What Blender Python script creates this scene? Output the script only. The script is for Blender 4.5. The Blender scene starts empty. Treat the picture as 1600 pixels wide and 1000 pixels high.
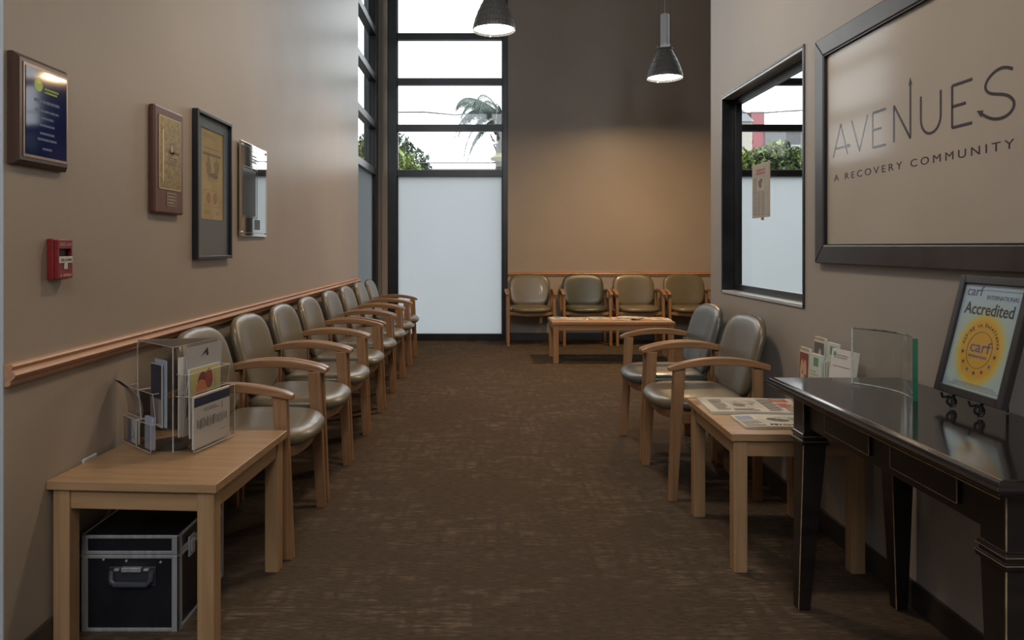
import bpy, bmesh, math, random
from mathutils import Vector, Matrix
random.seed(7)
R = math.radians
sc = bpy.context.scene
COL = sc.collection

# ------------------------------------------------------------------ camera
cd = bpy.data.cameras.new('camera'); cam = bpy.data.objects.new('camera', cd); COL.objects.link(cam)
cam.location = (0, 0, 1.18); cam.rotation_euler = (R(90), 0, 0)
cd.sensor_width = 36; cd.lens = 36 * 1130 / 1600
cd.shift_x = 43 / 1600; cd.shift_y = -115 / 1600
cd.clip_start = 0.02; cd.clip_end = 400
sc.camera = cam

# ------------------------------------------------------------------ world, exposure
sc.view_settings.view_transform = 'Standard'; sc.view_settings.look = 'None'
sc.view_settings.exposure = 0.30; sc.view_settings.gamma = 1.0
sc.view_settings.use_curve_mapping = False
w = bpy.data.worlds.new('overcast'); sc.world = w; w.use_nodes = True
bg = w.node_tree.nodes['Background']; bg.inputs[0].default_value = (0.93, 0.97, 1.0, 1); bg.inputs[1].default_value = 3.5

# ------------------------------------------------------------------ large area lights
def area(name, loc, rot, sx, sy, power, color, portal=False, shape='RECTANGLE'):
    l = bpy.data.lights.new(name, 'AREA'); l.shape = shape; l.size = sx; l.size_y = sy
    l.energy = power; l.color = color
    if portal: l.cycles.is_portal = True
    o = bpy.data.objects.new(name, l); COL.objects.link(o); o.location = loc; o.rotation_euler = rot
    return o
area('window_portal', (-0.46, 9.2, 2.6), (R(-90), 0, 0), 1.6, 5.2, 0, (1, 1, 1), True)
area('window_portal', (3.95, 9.2, 2.6), (R(-90), 0, 0), 2.0, 5.2, 0, (1, 1, 1), True)
area('window_portal', (-1.5, 8.2, 2.6), (0, R(-90), 0), 5.2, 1.8, 0, (1, 1, 1), True)
# ceiling lamps of the lobby, above and behind the camera
area('ceiling_lamp', (0.1, 3.4, 3.3), (0, 0, 0), 0.35, 0.35, 25, (1, .82, .62), shape='DISK')
area('ceiling_lamp', (0.1, 0.2, 3.3), (0, 0, 0), 0.35, 0.35, 15, (1, .82, .62), shape='DISK')
area('entrance_fill', (-1.2, -3.7, 1.9), (R(90), 0, 0), 3.0, 2.6, 10, (.80, .90, 1.0))  # cool fill added behind the camera, as if from an unseen entrance
area('high_rear_fill', (0.0, -3.7, 4.4), (R(90), 0, 0), 5.0, 1.6, 175, (.86, .92, 1.0))  # unseen high fill, added to lift the back wall and lamps

# ------------------------------------------------------------------ materials
_m = {}
def nodes(name):
    m = bpy.data.materials.new(name); m.use_nodes = True
    nt = m.node_tree; return m, nt, nt.nodes['Principled BSDF']
def setup(p, rough=.5, metal=0, spec=.5, coat=0):
    p.inputs['Roughness'].default_value = rough; p.inputs['Metallic'].default_value = metal
    p.inputs['Specular IOR Level'].default_value = spec; p.inputs['Coat Weight'].default_value = coat
    p.inputs['Coat Roughness'].default_value = .04
def noise_mat(name, c1, c2, scale=(4, 4, 4), detail=4, rough=.5, metal=0, bump=0, bscale=None, spec=.5, coat=0, lo=.35, hi=.65, dist=0):
    if name in _m: return _m[name]
    m, nt, p = nodes(name); setup(p, rough, metal, spec, coat)
    tc = nt.nodes.new('ShaderNodeTexCoord'); mp = nt.nodes.new('ShaderNodeMapping'); mp.inputs['Scale'].default_value = scale
    nt.links.new(tc.outputs['Object'], mp.inputs[0])
    n = nt.nodes.new('ShaderNodeTexNoise'); n.inputs['Scale'].default_value = 1; n.inputs['Detail'].default_value = detail
    n.inputs['Distortion'].default_value = dist
    nt.links.new(mp.outputs[0], n.inputs['Vector'])
    cr = nt.nodes.new('ShaderNodeValToRGB'); cr.color_ramp.elements[0].position = lo; cr.color_ramp.elements[1].position = hi
    cr.color_ramp.elements[0].color = (*c1, 1); cr.color_ramp.elements[1].color = (*c2, 1)
    nt.links.new(n.outputs['Fac'], cr.inputs[0]); nt.links.new(cr.outputs[0], p.inputs['Base Color'])
    if bump:
        b = nt.nodes.new('ShaderNodeBump'); b.inputs['Strength'].default_value = bump; b.inputs['Distance'].default_value = .01
        if bscale:
            n2 = nt.nodes.new('ShaderNodeTexNoise'); n2.inputs['Scale'].default_value = bscale; n2.inputs['Detail'].default_value = 3
            nt.links.new(tc.outputs['Object'], n2.inputs['Vector']); nt.links.new(n2.outputs['Fac'], b.inputs['Height'])
        else: nt.links.new(n.outputs['Fac'], b.inputs['Height'])
        nt.links.new(b.outputs[0], p.inputs['Normal'])
    _m[name] = m; return m
def flat(c, rough=.6, metal=0, spec=.4, coat=0):
    k = 'paint_%.3f_%.3f_%.3f_%.2f_%.1f_%.1f' % (*c, rough, metal, coat)
    if k in _m: return _m[k]
    m, nt, p = nodes(k); setup(p, rough, metal, spec, coat)
    tc = nt.nodes.new('ShaderNodeTexCoord'); n = nt.nodes.new('ShaderNodeTexNoise'); n.inputs['Scale'].default_value = 25
    nt.links.new(tc.outputs['Object'], n.inputs['Vector'])
    mx = nt.nodes.new('ShaderNodeMix'); mx.data_type = 'RGBA'
    mx.inputs[6].default_value = (*[v * .93 for v in c], 1); mx.inputs[7].default_value = (*[min(1, v * 1.06) for v in c], 1)
    nt.links.new(n.outputs['Fac'], mx.inputs[0]); nt.links.new(mx.outputs[2], p.inputs['Base Color'])
    _m[k] = m; return m
def glass_mat(name, tint=(.95, .97, .97), ior=1.45, rough=0.0, graze=.8):
    if name in _m: return _m[name]
    m = bpy.data.materials.new(name); m.use_nodes = True; nt = m.node_tree; nt.nodes.clear()
    o = nt.nodes.new('ShaderNodeOutputMaterial'); mix = nt.nodes.new('ShaderNodeMixShader')
    t = nt.nodes.new('ShaderNodeBsdfTransparent'); t.inputs[0].default_value = (*tint, 1)
    g = nt.nodes.new('ShaderNodeBsdfGlossy'); g.inputs['Roughness'].default_value = rough
    # Schlick reflectance, alike from both sides of the sheet
    lw = nt.nodes.new('ShaderNodeLayerWeight'); lw.inputs[0].default_value = .5
    pw = nt.nodes.new('ShaderNodeMath'); pw.operation = 'POWER'; pw.inputs[1].default_value = 5; nt.links.new(lw.outputs['Facing'], pw.inputs[0])
    f0 = ((ior - 1) / (ior + 1)) ** 2
    f = nt.nodes.new('ShaderNodeMath'); f.operation = 'MULTIPLY_ADD'; f.inputs[1].default_value = graze; f.inputs[2].default_value = f0; nt.links.new(pw.outputs[0], f.inputs[0])
    nt.links.new(f.outputs[0], mix.inputs[0]); nt.links.new(t.outputs[0], mix.inputs[1]); nt.links.new(g.outputs[0], mix.inputs[2])
    nt.links.new(mix.outputs[0], o.inputs[0]); _m[name] = m; return m
def frosted_mat():
    m = bpy.data.materials.new('frosted_glass'); m.use_nodes = True; nt = m.node_tree; nt.nodes.clear()
    o = nt.nodes.new('ShaderNodeOutputMaterial'); mix = nt.nodes.new('ShaderNodeMixShader'); mix.inputs[0].default_value = .07
    tc = nt.nodes.new('ShaderNodeTexCoord'); n = nt.nodes.new('ShaderNodeTexNoise'); n.inputs['Scale'].default_value = 1.6
    cr = nt.nodes.new('ShaderNodeValToRGB'); cr.color_ramp.elements[0].color = (.285, .303, .311, 1); cr.color_ramp.elements[1].color = (.310, .327, .335, 1)
    nt.links.new(tc.outputs['Object'], n.inputs['Vector']); nt.links.new(n.outputs['Fac'], cr.inputs[0])
    t = nt.nodes.new('ShaderNodeBsdfTranslucent'); nt.links.new(cr.outputs[0], t.inputs[0])
    g = nt.nodes.new('ShaderNodeBsdfGlossy'); g.inputs['Roughness'].default_value = .12; g.inputs[0].default_value = (.5, .5, .5, 1)
    nt.links.new(t.outputs[0], mix.inputs[1]); nt.links.new(g.outputs[0], mix.inputs[2]); nt.links.new(mix.outputs[0], o.inputs[0])
    return m
def emit_mat(name, c, s):
    m = bpy.data.materials.new(name); m.use_nodes = True; nt = m.node_tree; nt.nodes.clear()
    o = nt.nodes.new('ShaderNodeOutputMaterial'); e = nt.nodes.new('ShaderNodeEmission')
    e.inputs[0].default_value = (*c, 1); e.inputs[1].default_value = s; nt.links.new(e.outputs[0], o.inputs[0]); return m

def wood(name, c1, c2, axis, rough=.38):
    s = [38, 38, 38]; s['xyz'.index(axis)] = 2.2
    return noise_mat(name + '_grain_' + axis, c1, c2, tuple(s), 5, rough, bump=.03, spec=.45, lo=.3, hi=.7, dist=.6)
CH1, CH2 = (.21, .108, .050), (.31, .17, .084)
chw = {a: wood('chair_wood', CH1, CH2, a, .30) for a in 'xyz'}
TB1, TB2 = (.295, .172, .086), (.385, .24, .126)
tbw = {a: wood('table_wood', TB1, TB2, a, .34) for a in 'xyz'}
CB1, CB2 = (.30, .16, .075), (.41, .225, .11)
cbw = {a: wood('coffee_table_wood', CB1, CB2, a, .34) for a in 'xyz'}
railw = {a: wood('rail_wood', (.36, .185, .105), (.48, .27, .16), a, .36) for a in 'xyz'}
WALL = noise_mat('taupe_wall_paint', (.312, .256, .202), (.342, .282, .224), (1.3, 1.3, 1.3), 5, .40, bump=.05, bscale=160, spec=.32)
WALLR = noise_mat('grey_taupe_wall_paint', (.33, .298, .27), (.36, .325, .295), (1.3, 1.3, 1.3), 5, .43, bump=.05, bscale=160, spec=.3)
PALE = noise_mat('daylit_corner_paint', (.42, .45, .48), (.47, .5, .53), (2, 2, 2), 3, .5)  # daylight on the return wall painted into its pale blue-grey
CEIL = noise_mat('ceiling_paint', (.60, .57, .53), (.64, .61, .57), (1, 1, 1), 2, .7)
BASE = noise_mat('dark_vinyl_baseboard', (.035, .028, .024), (.048, .038, .033), (3, 3, 3), 3, .45)
BRONZE = noise_mat('dark_bronze_frame', (.020, .021, .022), (.028, .029, .031), (5, 5, 5), 3, .34, metal=.35, spec=.5)
BLACKW = noise_mat('black_lacquer', (.008, .006, .006), (.014, .010, .009), (6, 6, 30), 4, .11, spec=.55, bump=.01)
BLACKL = noise_mat('black_lacquer_satin', (.010, .008, .008), (.018, .013, .012), (6, 6, 30), 4, .28, spec=.5)
GOLD = noise_mat('rubbed_gilt_edge', (.25, .17, .09), (.42, .31, .18), (30, 30, 30), 3, .5)
FROST = frosted_mat()
CLEAR = glass_mat('clear_window_glass', (.97, .985, .98))
ACRY = glass_mat('clear_acrylic', (.955, .95, .94), 1.42)
ACRE = noise_mat('acrylic_edge_glow', (.40, .37, .33), (.55, .52, .48), (20, 20, 20), 2, .25)  # pale colour stands in for light glowing in the acrylic edges
CHROME = noise_mat('brushed_aluminium', (.46, .47, .48), (.58, .59, .60), (60, 60, 4), 3, .34, metal=.6)
STEELD = noise_mat('dark_grey_shade_metal', (.17, .17, .165), (.26, .26, .25), (90, 90, 90), 2, .36, metal=.35)
def carpet():
    m, nt, p = nodes('carpet_weave'); setup(p, .95, spec=.12)
    N = nt.nodes.new; L = nt.links.new
    tc = N('ShaderNodeTexCoord')
    def nz(scale, detail, lo, hi):
        mp = N('ShaderNodeMapping'); mp.inputs['Scale'].default_value = scale; L(tc.outputs['Object'], mp.inputs[0])
        n = N('ShaderNodeTexNoise'); n.inputs['Scale'].default_value = 1; n.inputs['Detail'].default_value = detail; L(mp.outputs[0], n.inputs['Vector'])
        r = N('ShaderNodeMapRange'); r.inputs[1].default_value = lo; r.inputs[2].default_value = hi; L(n.outputs['Fac'], r.inputs[0]); return r.outputs[0]
    def mul(a, b):
        k = N('ShaderNodeMath'); k.operation = 'MULTIPLY'; L(a, k.inputs[0]); L(b, k.inputs[1]); return k.outputs[0]
    streak = nz((9, 70, 1), 3, .42, .62); patch = nz((5, 14, 1), 2, .40, .60); block = nz((1.6, 1.6, 1), 1, .30, .62)
    warp = nz((26, 5, 1), 2, .35, .6)
    a = mul(mul(streak, patch), block); a2 = mul(a, warp)
    fine = nz((25, 260, 1), 2, .3, .7)
    mx = N('ShaderNodeMix'); mx.data_type = 'RGBA'; mx.inputs[6].default_value = (.088, .061, .041, 1); mx.inputs[7].default_value = (.19, .145, .105, 1); L(a2, mx.inputs[0])
    mx2 = N('ShaderNodeMix'); mx2.data_type = 'RGBA'; mx2.blend_type = 'MULTIPLY'; mx2.inputs[0].default_value = .5
    L(mx.outputs[2], mx2.inputs[6]); L(fine, mx2.inputs[7]); L(mx2.outputs[2], p.inputs['Base Color'])
    b = N('ShaderNodeBump'); b.inputs['Strength'].default_value = .5; b.inputs['Distance'].default_value = .004; L(fine, b.inputs['Height']); L(b.outputs[0], p.inputs['Normal'])
    return m
CARPET = carpet()
def vinyl(name, c):
    return noise_mat(name, tuple(v * .76 for v in c), tuple(v * .95 for v in c), (3, 3, 3), 4, .33, bump=.10, bscale=190, spec=.55, coat=.12)
OLIVE = vinyl('olive_taupe_vinyl', (.150, .120, .070)); GREEN = vinyl('dark_green_vinyl', (.062, .060, .034))
SLATE = vinyl('slate_grey_vinyl', (.078, .080, .074)); TAUPE = vinyl('grey_olive_vinyl', (.128, .106, .070))

# ------------------------------------------------------------------ mesh builder
class MB:
    def __init__(s): s.v = []; s.f = []; s.fm = []; s.mats = []
    def mi(s, m):
        if m is None: return 0
        if m not in s.mats: s.mats.append(m)
        return s.mats.index(m)
    def add(s, vs, fs, m=None, M=None):
        b = len(s.v)
        for p in vs: s.v.append(tuple(M @ Vector(p)) if M else tuple(p))
        k = s.mi(m)
        for f in fs: s.f.append([b + i for i in f]); s.fm.append(k)
        return s
    def hexa(s, bot, top, m=None, M=None):
        return s.add(list(bot) + list(top), [(3, 2, 1, 0), (4, 5, 6, 7), (0, 1, 5, 4), (1, 2, 6, 5), (2, 3, 7, 6), (3, 0, 4, 7)], m, M)
    def box(s, x0, y0, z0, x1, y1, z1, m=None, M=None):
        return s.hexa([(x0, y0, z0), (x1, y0, z0), (x1, y1, z0), (x0, y1, z0)], [(x0, y0, z1), (x1, y0, z1), (x1, y1, z1), (x0, y1, z1)], m, M)
    def quad(s, a, b, c, d, m=None, M=None): return s.add([a, b, c, d], [(0, 1, 2, 3)], m, M)
    def tube(s, path, r, n=8, m=None, M=None, cap=True):
        P = [Vector(p) for p in path]; rr = r if isinstance(r, (list, tuple)) else [r] * len(P)
        vs = []; fs = []; up = None
        for i, p in enumerate(P):
            t = (P[min(i + 1, len(P) - 1)] - P[max(i - 1, 0)]).normalized()
            if up is None: up = t.orthogonal().normalized()
            up = (up - t * up.dot(t)).normalized(); sd = t.cross(up)
            for k in range(n):
                a = 2 * math.pi * k / n; vs.append(p + (up * math.cos(a) + sd * math.sin(a)) * rr[i])
        for i in range(len(P) - 1):
            for k in range(n):
                k2 = (k + 1) % n; fs.append((i * n + k, i * n + k2, (i + 1) * n + k2, (i + 1) * n + k))
        if cap: fs.append(tuple(range(n - 1, -1, -1))); fs.append(tuple(range((len(P) - 1) * n, len(P) * n)))
        return s.add(vs, fs, m, M)
    def lathe(s, prof, n=32, m=None, M=None, rib=0, nrib=0, cx=0, cy=0, cap=False):
        vs = []; fs = []
        for (r, z) in prof:
            for k in range(n):
                a = 2 * math.pi * k / n; q = r * (1 + rib * math.cos(nrib * a)); vs.append((cx + q * math.cos(a), cy + q * math.sin(a), z))
        for i in range(len(prof) - 1):
            for k in range(n):
                k2 = (k + 1) % n; fs.append((i * n + k, i * n + k2, (i + 1) * n + k2, (i + 1) * n + k))
        if cap: fs.append(tuple(range(n - 1, -1, -1))); fs.append(tuple(range((len(prof) - 1) * n, len(prof) * n)))
        return s.add(vs, fs, m, M)
    def pad(s, fn, outline, T, n=44, rings=9, m=None, p=6, q=.45):
        rs = [i / rings for i in range(1, rings + 1)]; rs = [1 - (1 - r) ** 1.6 for r in rs]
        vs = [fn(0, 0, T / 2)]; fs = []
        for r in rs:
            h = T / 2 * max(0, 1 - r ** p) ** q
            for k in range(n):
                u, v = outline(2 * math.pi * k / n); vs.append(fn(u * r, v * r, h))
        for k in range(n): fs.append((0, 1 + k, 1 + (k + 1) % n))
        for i in range(rings - 1):
            for k in range(n):
                k2 = (k + 1) % n; a = 1 + i * n; b = a + n; fs.append((a + k, b + k, b + k2, a + k2))
        last = 1 + (rings - 1) * n; prev = last
        for r in reversed(rs[:-1]):
            h = -T / 2 * max(0, 1 - r ** p) ** q; st = len(vs)
            for k in range(n):
                u, v = outline(2 * math.pi * k / n); vs.append(fn(u * r, v * r, h))
            for k in range(n):
                k2 = (k + 1) % n; fs.append((prev + k, st + k, st + k2, prev + k2))
            prev = st
        c = len(vs); vs.append(fn(0, 0, -T / 2))
        for k in range(n): fs.append((c, prev + (k + 1) % n, prev + k))
        return s.add(vs, fs, m)
    def text(s, string, size, M, m=None, align='CENTER', ext=.0004, spacing=1.0, width=None, bold=0, shear=0):
        c = bpy.data.curves.new('t', 'FONT'); c.body = string; c.size = size; c.align_x = align; c.extrude = ext
        c.space_character = spacing; c.offset = bold; c.shear = shear; c.resolution_u = 3
        o = bpy.data.objects.new('t', c); me = bpy.data.meshes.new_from_object(o)
        vs = [v.co.copy() for v in me.vertices]
        if width and vs:
            x0 = min(v.x for v in vs); x1 = max(v.x for v in vs); k = width / (x1 - x0)
            for v in vs: v.x *= k
        s.add(vs, [list(pl.vertices) for pl in me.polygons], m, M)
        bpy.data.objects.remove(o); bpy.data.curves.remove(c); bpy.data.meshes.remove(me)
        return s
    def build(s, name, mat=None, parent=None, bevel=0, smooth=False, seg=2, weld=False, angle=35):
        me = bpy.data.meshes.new(name); me.from_pydata(s.v, [], s.f)
        if s.mats:
            for m in s.mats: me.materials.append(m)
            me.polygons.foreach_set('material_index', s.fm)
        else: me.materials.append(mat)
        bm = bmesh.new(); bm.from_mesh(me)
        if weld: bmesh.ops.remove_doubles(bm, verts=bm.verts, dist=1e-5)
        bmesh.ops.recalc_face_normals(bm, faces=bm.faces); bm.to_mesh(me); bm.free()
        if smooth:
            me.polygons.foreach_set('use_smooth', [True] * len(me.polygons))
            me.set_sharp_from_angle(angle=R(angle))
        o = bpy.data.objects.new(name, me); COL.objects.link(o)
        if parent: o.parent = parent
        if bevel:
            b = o.modifiers.new('bevel', 'BEVEL'); b.width = bevel; b.segments = seg; b.limit_method = 'ANGLE'; b.angle_limit = R(40)
            b.harden_normals = False
        me.update(); return o

def tag(o, label=None, cat=None, group=None, kind=None):
    if label: o['label'] = label
    if cat: o['category'] = cat
    if group: o['group'] = group
    if kind: o['kind'] = kind
    return o
def empty(name, loc=(0, 0, 0), rz=0, rot=None):
    o = bpy.data.objects.new(name, None); COL.objects.link(o); o.location = loc; o.rotation_euler = rot or (0, 0, rz); o.empty_display_size = .05
    return o
def struct(o): o['kind'] = 'structure'; return o
def copy_tree(o, parent=None):
    c = o.copy(); COL.objects.link(c); c.parent = parent
    for ch in list(o.children): copy_tree(ch, c)
    return c

XL, XR, YB, ZC = -1.27, 1.405, 9.07, 5.5      # left wall, right wall, back wall, ceiling
XE, YN = 5.2, -4.0
LY0, LY1 = 1.908, 7.28                          # left wall runs between these

# ================================================================== SETTING
struct(MB().box(-4.2, YN, -.12, XE, YB + .12, 0).build('floor', CARPET))
struct(MB().box(-4.2, YN, ZC, XE, YB + .12, ZC + .12).build('ceiling', CEIL))
struct(MB().box(-1.40, LY0 + .004, 0, XL, LY1, ZC).build('wall_left', WALL))
struct(MB().box(-4.2, LY0, 0, XL - .0005, LY0 + .1, ZC).build('wall_left_return', PALE))
struct(MB().box(-4.3, YN, 0, -4.2, LY0 + .1, ZC).build('wall_far_left', WALL))
struct(MB().box(-4.3, YN - .1, 0, XE, YN, ZC).build('wall_behind', WALL))
struct(MB().box(XE, YN, 0, XE + .1, YB + .12, ZC).build('wall_far_right', WALL))
# back wall, three stretches
wb = MB(); wb.box(.292, YB, 0, 3.03, YB + .14, ZC); wb.box(4.86, YB, 0, XE, YB + .14, ZC); struct(wb.build('wall_back', WALL))
cp = MB(); cp.box(-1.40, YB - .005, 0, -1.283, YB + .14, ZC); cp.box(-1.283, YB - .03, 0, -1.212, YB + .14, ZC)
struct(cp.build('trim_1', WALL, bevel=.004))
# partition on the right with its window opening
WY0, WY1, WZ0, WZ1 = 3.17, 4.276, .908, 2.06
wr = MB(); wr.box(XR, YN, 0, XR + .11, WY0, ZC); wr.box(XR, WY1, 0, XR + .11, 4.49, ZC)
wr.box(XR, WY0, 0, XR + .11, WY1, WZ0); wr.box(XR, WY0, WZ1, XR + .11, WY1, ZC)
struct(wr.build('wall_right', WALLR))
# baseboards
struct(MB().box(XL, LY0 - .012, 0, XL + .011, LY1, .097).build('baseboard_left', BASE, bevel=.003))
b2 = MB(); b2.box(.30, YB - .012, 0, 3.03, YB, .097); struct(b2.build('baseboard_back', BASE, bevel=.003))
b3 = MB(); b3.box(XR - .011, YN, 0, XR, 4.50, .09); b3.box(XR - .011, 4.49, 0, XR + .12, 4.501, .09); struct(b3.build('baseboard_right', BASE, bevel=.003))

# chair rails: moulded profile swept straight
def rail(name, a, b, nrm):
    prof = [(0, .808), (.012, .808), (.016, .814), (.016, .822), (.026, .830), (.030, .838), (.026, .846), (.019, .850), (.021, .857), (.024, .861), (.020, .867), (0, .867)]
    vs = []; a = Vector(a); b = Vector(b); n = Vector(nrm)
    for P in (a, b):
        for d, z in prof: vs.append((P.x + n.x * d, P.y + n.y * d, z))
    k = len(prof); fs = [(i, (i + 1) % k, k + (i + 1) % k, k + i) for i in range(k)] + [tuple(range(k))[::-1], tuple(range(k, 2 * k))]
    return MB().add(vs, fs).build(name, railw['y' if abs(n.x) > .5 else 'x'])
struct(rail('trim_2', (XL, LY0 + .004, 0), (XL, LY1, 0), (1, 0, 0)))
struct(rail('trim_3', (.292, YB, 0), (3.03, YB, 0), (0, -1, 0)))

# facade windows: frame, mullions and panes each on their own
MZ = [2.099, 2.669, 3.25, 3.816, 4.385, 4.955]
def facade_window(name, u0, u1, M, jl=.085, jr=.075, depth=.10, sill=.085):
    e = struct(empty(name))
    f = MB(); f.box(u0, 0, 0, u0 + jl, depth, ZC, M=M); f.box(u1 - jr, 0, 0, u1, depth, ZC, M=M)
    f.box(u0 + jl, 0, 0, u1 - jr, depth, sill, M=M); f.box(u0 + jl, 0, ZC - .08, u1 - jr, depth, ZC, M=M)
    f.box(u0 + jl, .03, sill, u0 + jl + .012, .07, ZC - .08, M=M); f.box(u1 - jr - .012, .03, sill, u1 - jr, .07, ZC - .08, M=M)
    f.build('frame', BRONZE, e, bevel=.003)
    zs = [sill]
    for z in MZ:
        MB().box(u0 + jl, .006, z - .042, u1 - jr, depth - .006, z + .042, M=M).build('mullion', BRONZE, e, bevel=.003); zs.append(z)
    zs.append(ZC - .08)
    for i in range(len(zs) - 1):
        z0 = zs[i] + (.042 if i else 0); z1 = zs[i + 1] - (.042 if i + 1 < len(zs) - 1 else 0)
        if i == 0:
            p = MB().quad((u0 + jl, .05, z0), (u1 - jr, .05, z0), (u1 - jr, .05, z1), (u0 + jl, .05, z1), M=M).build('frosted_pane', FROST, e); p['label'] = 'white frosted privacy pane'
        else:
            MB().quad((u0 + jl, .05, z0), (u1 - jr, .05, z0), (u1 - jr, .05, z1), (u0 + jl, .05, z1), M=M).build('pane', CLEAR, e)
    return e
TB = Matrix.Translation((0, YB - .012, 0))
facade_window('window_1', -1.212, .292, TB, .115, .065)
facade_window('window_2', 3.03, 4.86, TB, .085, .085)
TS = Matrix.Translation((-1.33, 0, 0)) @ Matrix.Rotation(R(90), 4, 'Z')       # u -> +Y, depth -> -X
facade_window('window_3', LY1 - .02, YB - .01, TS, .05, .16)

# partition window (a see-through window in the right wall)
e = struct(empty('window_4'))
f = MB()
X0 = XR - .006; X1 = XR + .112
f.box(X0, WY1 - .016, WZ0, X1, WY1, WZ1); f.box(X0, WY0, WZ0, X1, WY0 + .016, WZ1)
LINER = noise_mat('dark_metal_liner', (.030, .032, .035), (.045, .047, .05), (6, 6, 6), 3, .25, metal=.6)
f.box(X0 - .002, WY0, WZ1 - .004, X0 + .01, WY1, WZ1 + .008); f.build('window_frame', LINER, e, bevel=.002)
LIT_LINER = noise_mat('lit_liner_metal', (.42, .44, .46), (.48, .50, .52), (6, 6, 6), 3, .35, metal=.1)  # window light on sill and head painted in as a paler grey
o = MB().box(X0, WY0 + .016, WZ0, X1, WY1 - .016, WZ0 + .016).build('sill_liner', LIT_LINER, e, bevel=.002); o['label'] = 'satin metal sill, window light painted into its grey'
o = MB().box(X0, WY0 + .016, WZ1 - .016, X1, WY1 - .016, WZ1 - .004).build('head_liner', LIT_LINER, e, bevel=.001); o['label'] = 'satin metal head, window light painted into its grey'
f = MB(); xa, xb = XR + .062, XR + .10; y0, y1, z0, z1 = WY0 + .016, WY1 - .016, WZ0 + .016, WZ1 - .016; t = .036
f.box(xa, y0, z0, xb, y0 + t, z1); f.box(xa, y1 - t, z0, xb, y1, z1); f.box(xa, y0 + t, z0, xb, y1 - t, z0 + t); f.box(xa, y0 + t, z1 - t, xb, y1 - t, z1)
f.build('sash', BRONZE, e, bevel=.002)
MB().quad((XR + .081, y0 + t, z0 + t), (XR + .081, y1 - t, z0 + t), (XR + .081, y1 - t, z1 - t), (XR + .081, y0 + t, z1 - t)).build('pane', glass_mat('coated_window_glass', (.97, .985, .98), 1.25, 0, .25), e)

# ================================================================== OUTSIDE
GROUND = noise_mat('street_ground', (.14, .14, .135), (.20, .195, .19), (.4, .4, .4), 5, .9)
gq = MB(); gq.box(-60, YB + .15, -.25, 90, 110, -.13); gq.box(-60, -10, -.25, -4.35, YB + .15, -.13); tag(struct(gq.build('ground_outside', GROUND)))
def leafmat(name, a, b): return noise_mat(name, a, b, (3, 3, 3), 3, .6, lo=.4, hi=.6)
LG = leafmat('yellow_green_leaf', (0.061, 0.101, 0.016), (0.230, 0.284, 0.061)); LD = leafmat('dark_green_leaf', (0.041, 0.068, 0.046), (0.101, 0.142, 0.095)); LH = leafmat('hedge_leaf', (0.024, 0.049, 0.014), (0.203, 0.257, 0.061))
BARK = noise_mat('grey_bark', (.05, .043, .038), (.10, .088, .075), (20, 20, 5), 4, .9, bump=.3)
def leaves(mb, blobs, n, size, rnd):
    tot = sum(b[3] * b[4] for b in blobs)
    for (cx, cy, cz, rx, rz) in blobs:
        for _ in range(int(n * rx * rz / tot)):
            a = rnd.uniform(0, 2 * math.pi); z = rnd.uniform(-1, 1); q = math.sqrt(1 - z * z); rr = rnd.uniform(.72, 1.08)
            c = Vector((cx + rx * rr * q * math.cos(a), cy + rx * .8 * rr * q * math.sin(a), cz + rz * rr * z))
            M = Matrix.Translation(c) @ Matrix.Rotation(rnd.uniform(0, 6.28), 4, 'Z') @ Matrix.Rotation(rnd.uniform(-1.2, 1.2), 4, 'X')
            l = size * rnd.uniform(.7, 1.3); w_ = l * .42
            mb.add([(0, -l, 0), (w_, 0, .1 * l), (0, l, 0), (-w_, 0, .1 * l)], [(0, 1, 2, 3)], M=M)
rnd = random.Random(3)
def tree(name, label, loc, blobs, n, size, mat, trunk):
    e = tag(empty(name, loc), label, 'tree')
    t = MB(); t.tube([(0, 0, -.13), (.05, 0, trunk * .5), (0, 0, trunk)], [.16, .12, .08], 8)
    for (cx, cy, cz, rx, rz) in blobs: t.tube([(0, 0, trunk * .7), (cx * .6, cy * .6, (trunk * .7 + cz) / 2), (cx, cy, cz)], [.08, .05, .03], 6)
    t.build('trunk', BARK, e)
    m = MB(); leaves(m, blobs, n, size, rnd); f = m.build('foliage', mat, e); f['kind'] = 'stuff'; return e
tree('leafy_tree', 'dark grey-green tree behind the bright bush beyond the tall back window', (-3.1, 26, 0), [(-.5, 0, 4.4, 1.0, 1.1), (.35, 0, 4.0, .75, .8), (0, 0, 3.3, 1.3, 1.0), (-1.4, 0, 3.7, 1.0, 1.1)], 5200, .13, LD, 3.4)
tree('garden_bush', 'bright yellow-green bush at the lower left of the tall back window', (-2.6, 18, 0), [(.1, 0, 3.1, .75, .75), (.65, 0, 2.7, .55, .6), (-.7, 0, 3.0, .8, .8), (-1.6, 0, 2.7, .8, .8), (0, 0, 1.9, 1.3, 1.0)], 6500, .085, LG, 2.2)
# hedge
e = tag(empty('clipped_hedge', (7.2, 14, 0)), 'leafy green hedge in front of the grey building, seen through the partition window', 'hedge')
m = MB()
for _ in range(17000):
    x = rnd.uniform(-3.2, 3.2); top = 2.88 + .05 * math.sin(x * 3.1) + .05 * math.sin(x * 7.3 + 1)
    if rnd.random() < .35: y = rnd.uniform(-.5, .5); z = top + rnd.uniform(-.05, .18)
    else: y = -.5 + rnd.uniform(-.12, .08) + .12 * math.sin(x * 5); z = rnd.uniform(1.9, top)
    M = Matrix.Translation((x, y, z)) @ Matrix.Rotation(rnd.uniform(0, 6.28), 4, 'Z') @ Matrix.Rotation(rnd.uniform(-1.2, 1.2), 4, 'X')
    l = .068 * rnd.uniform(.7, 1.3); m.add([(0, -l, 0), (l * .45, 0, 0), (0, l, 0), (-l * .45, 0, 0)], [(0, 1, 2, 3)], M=M)
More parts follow.
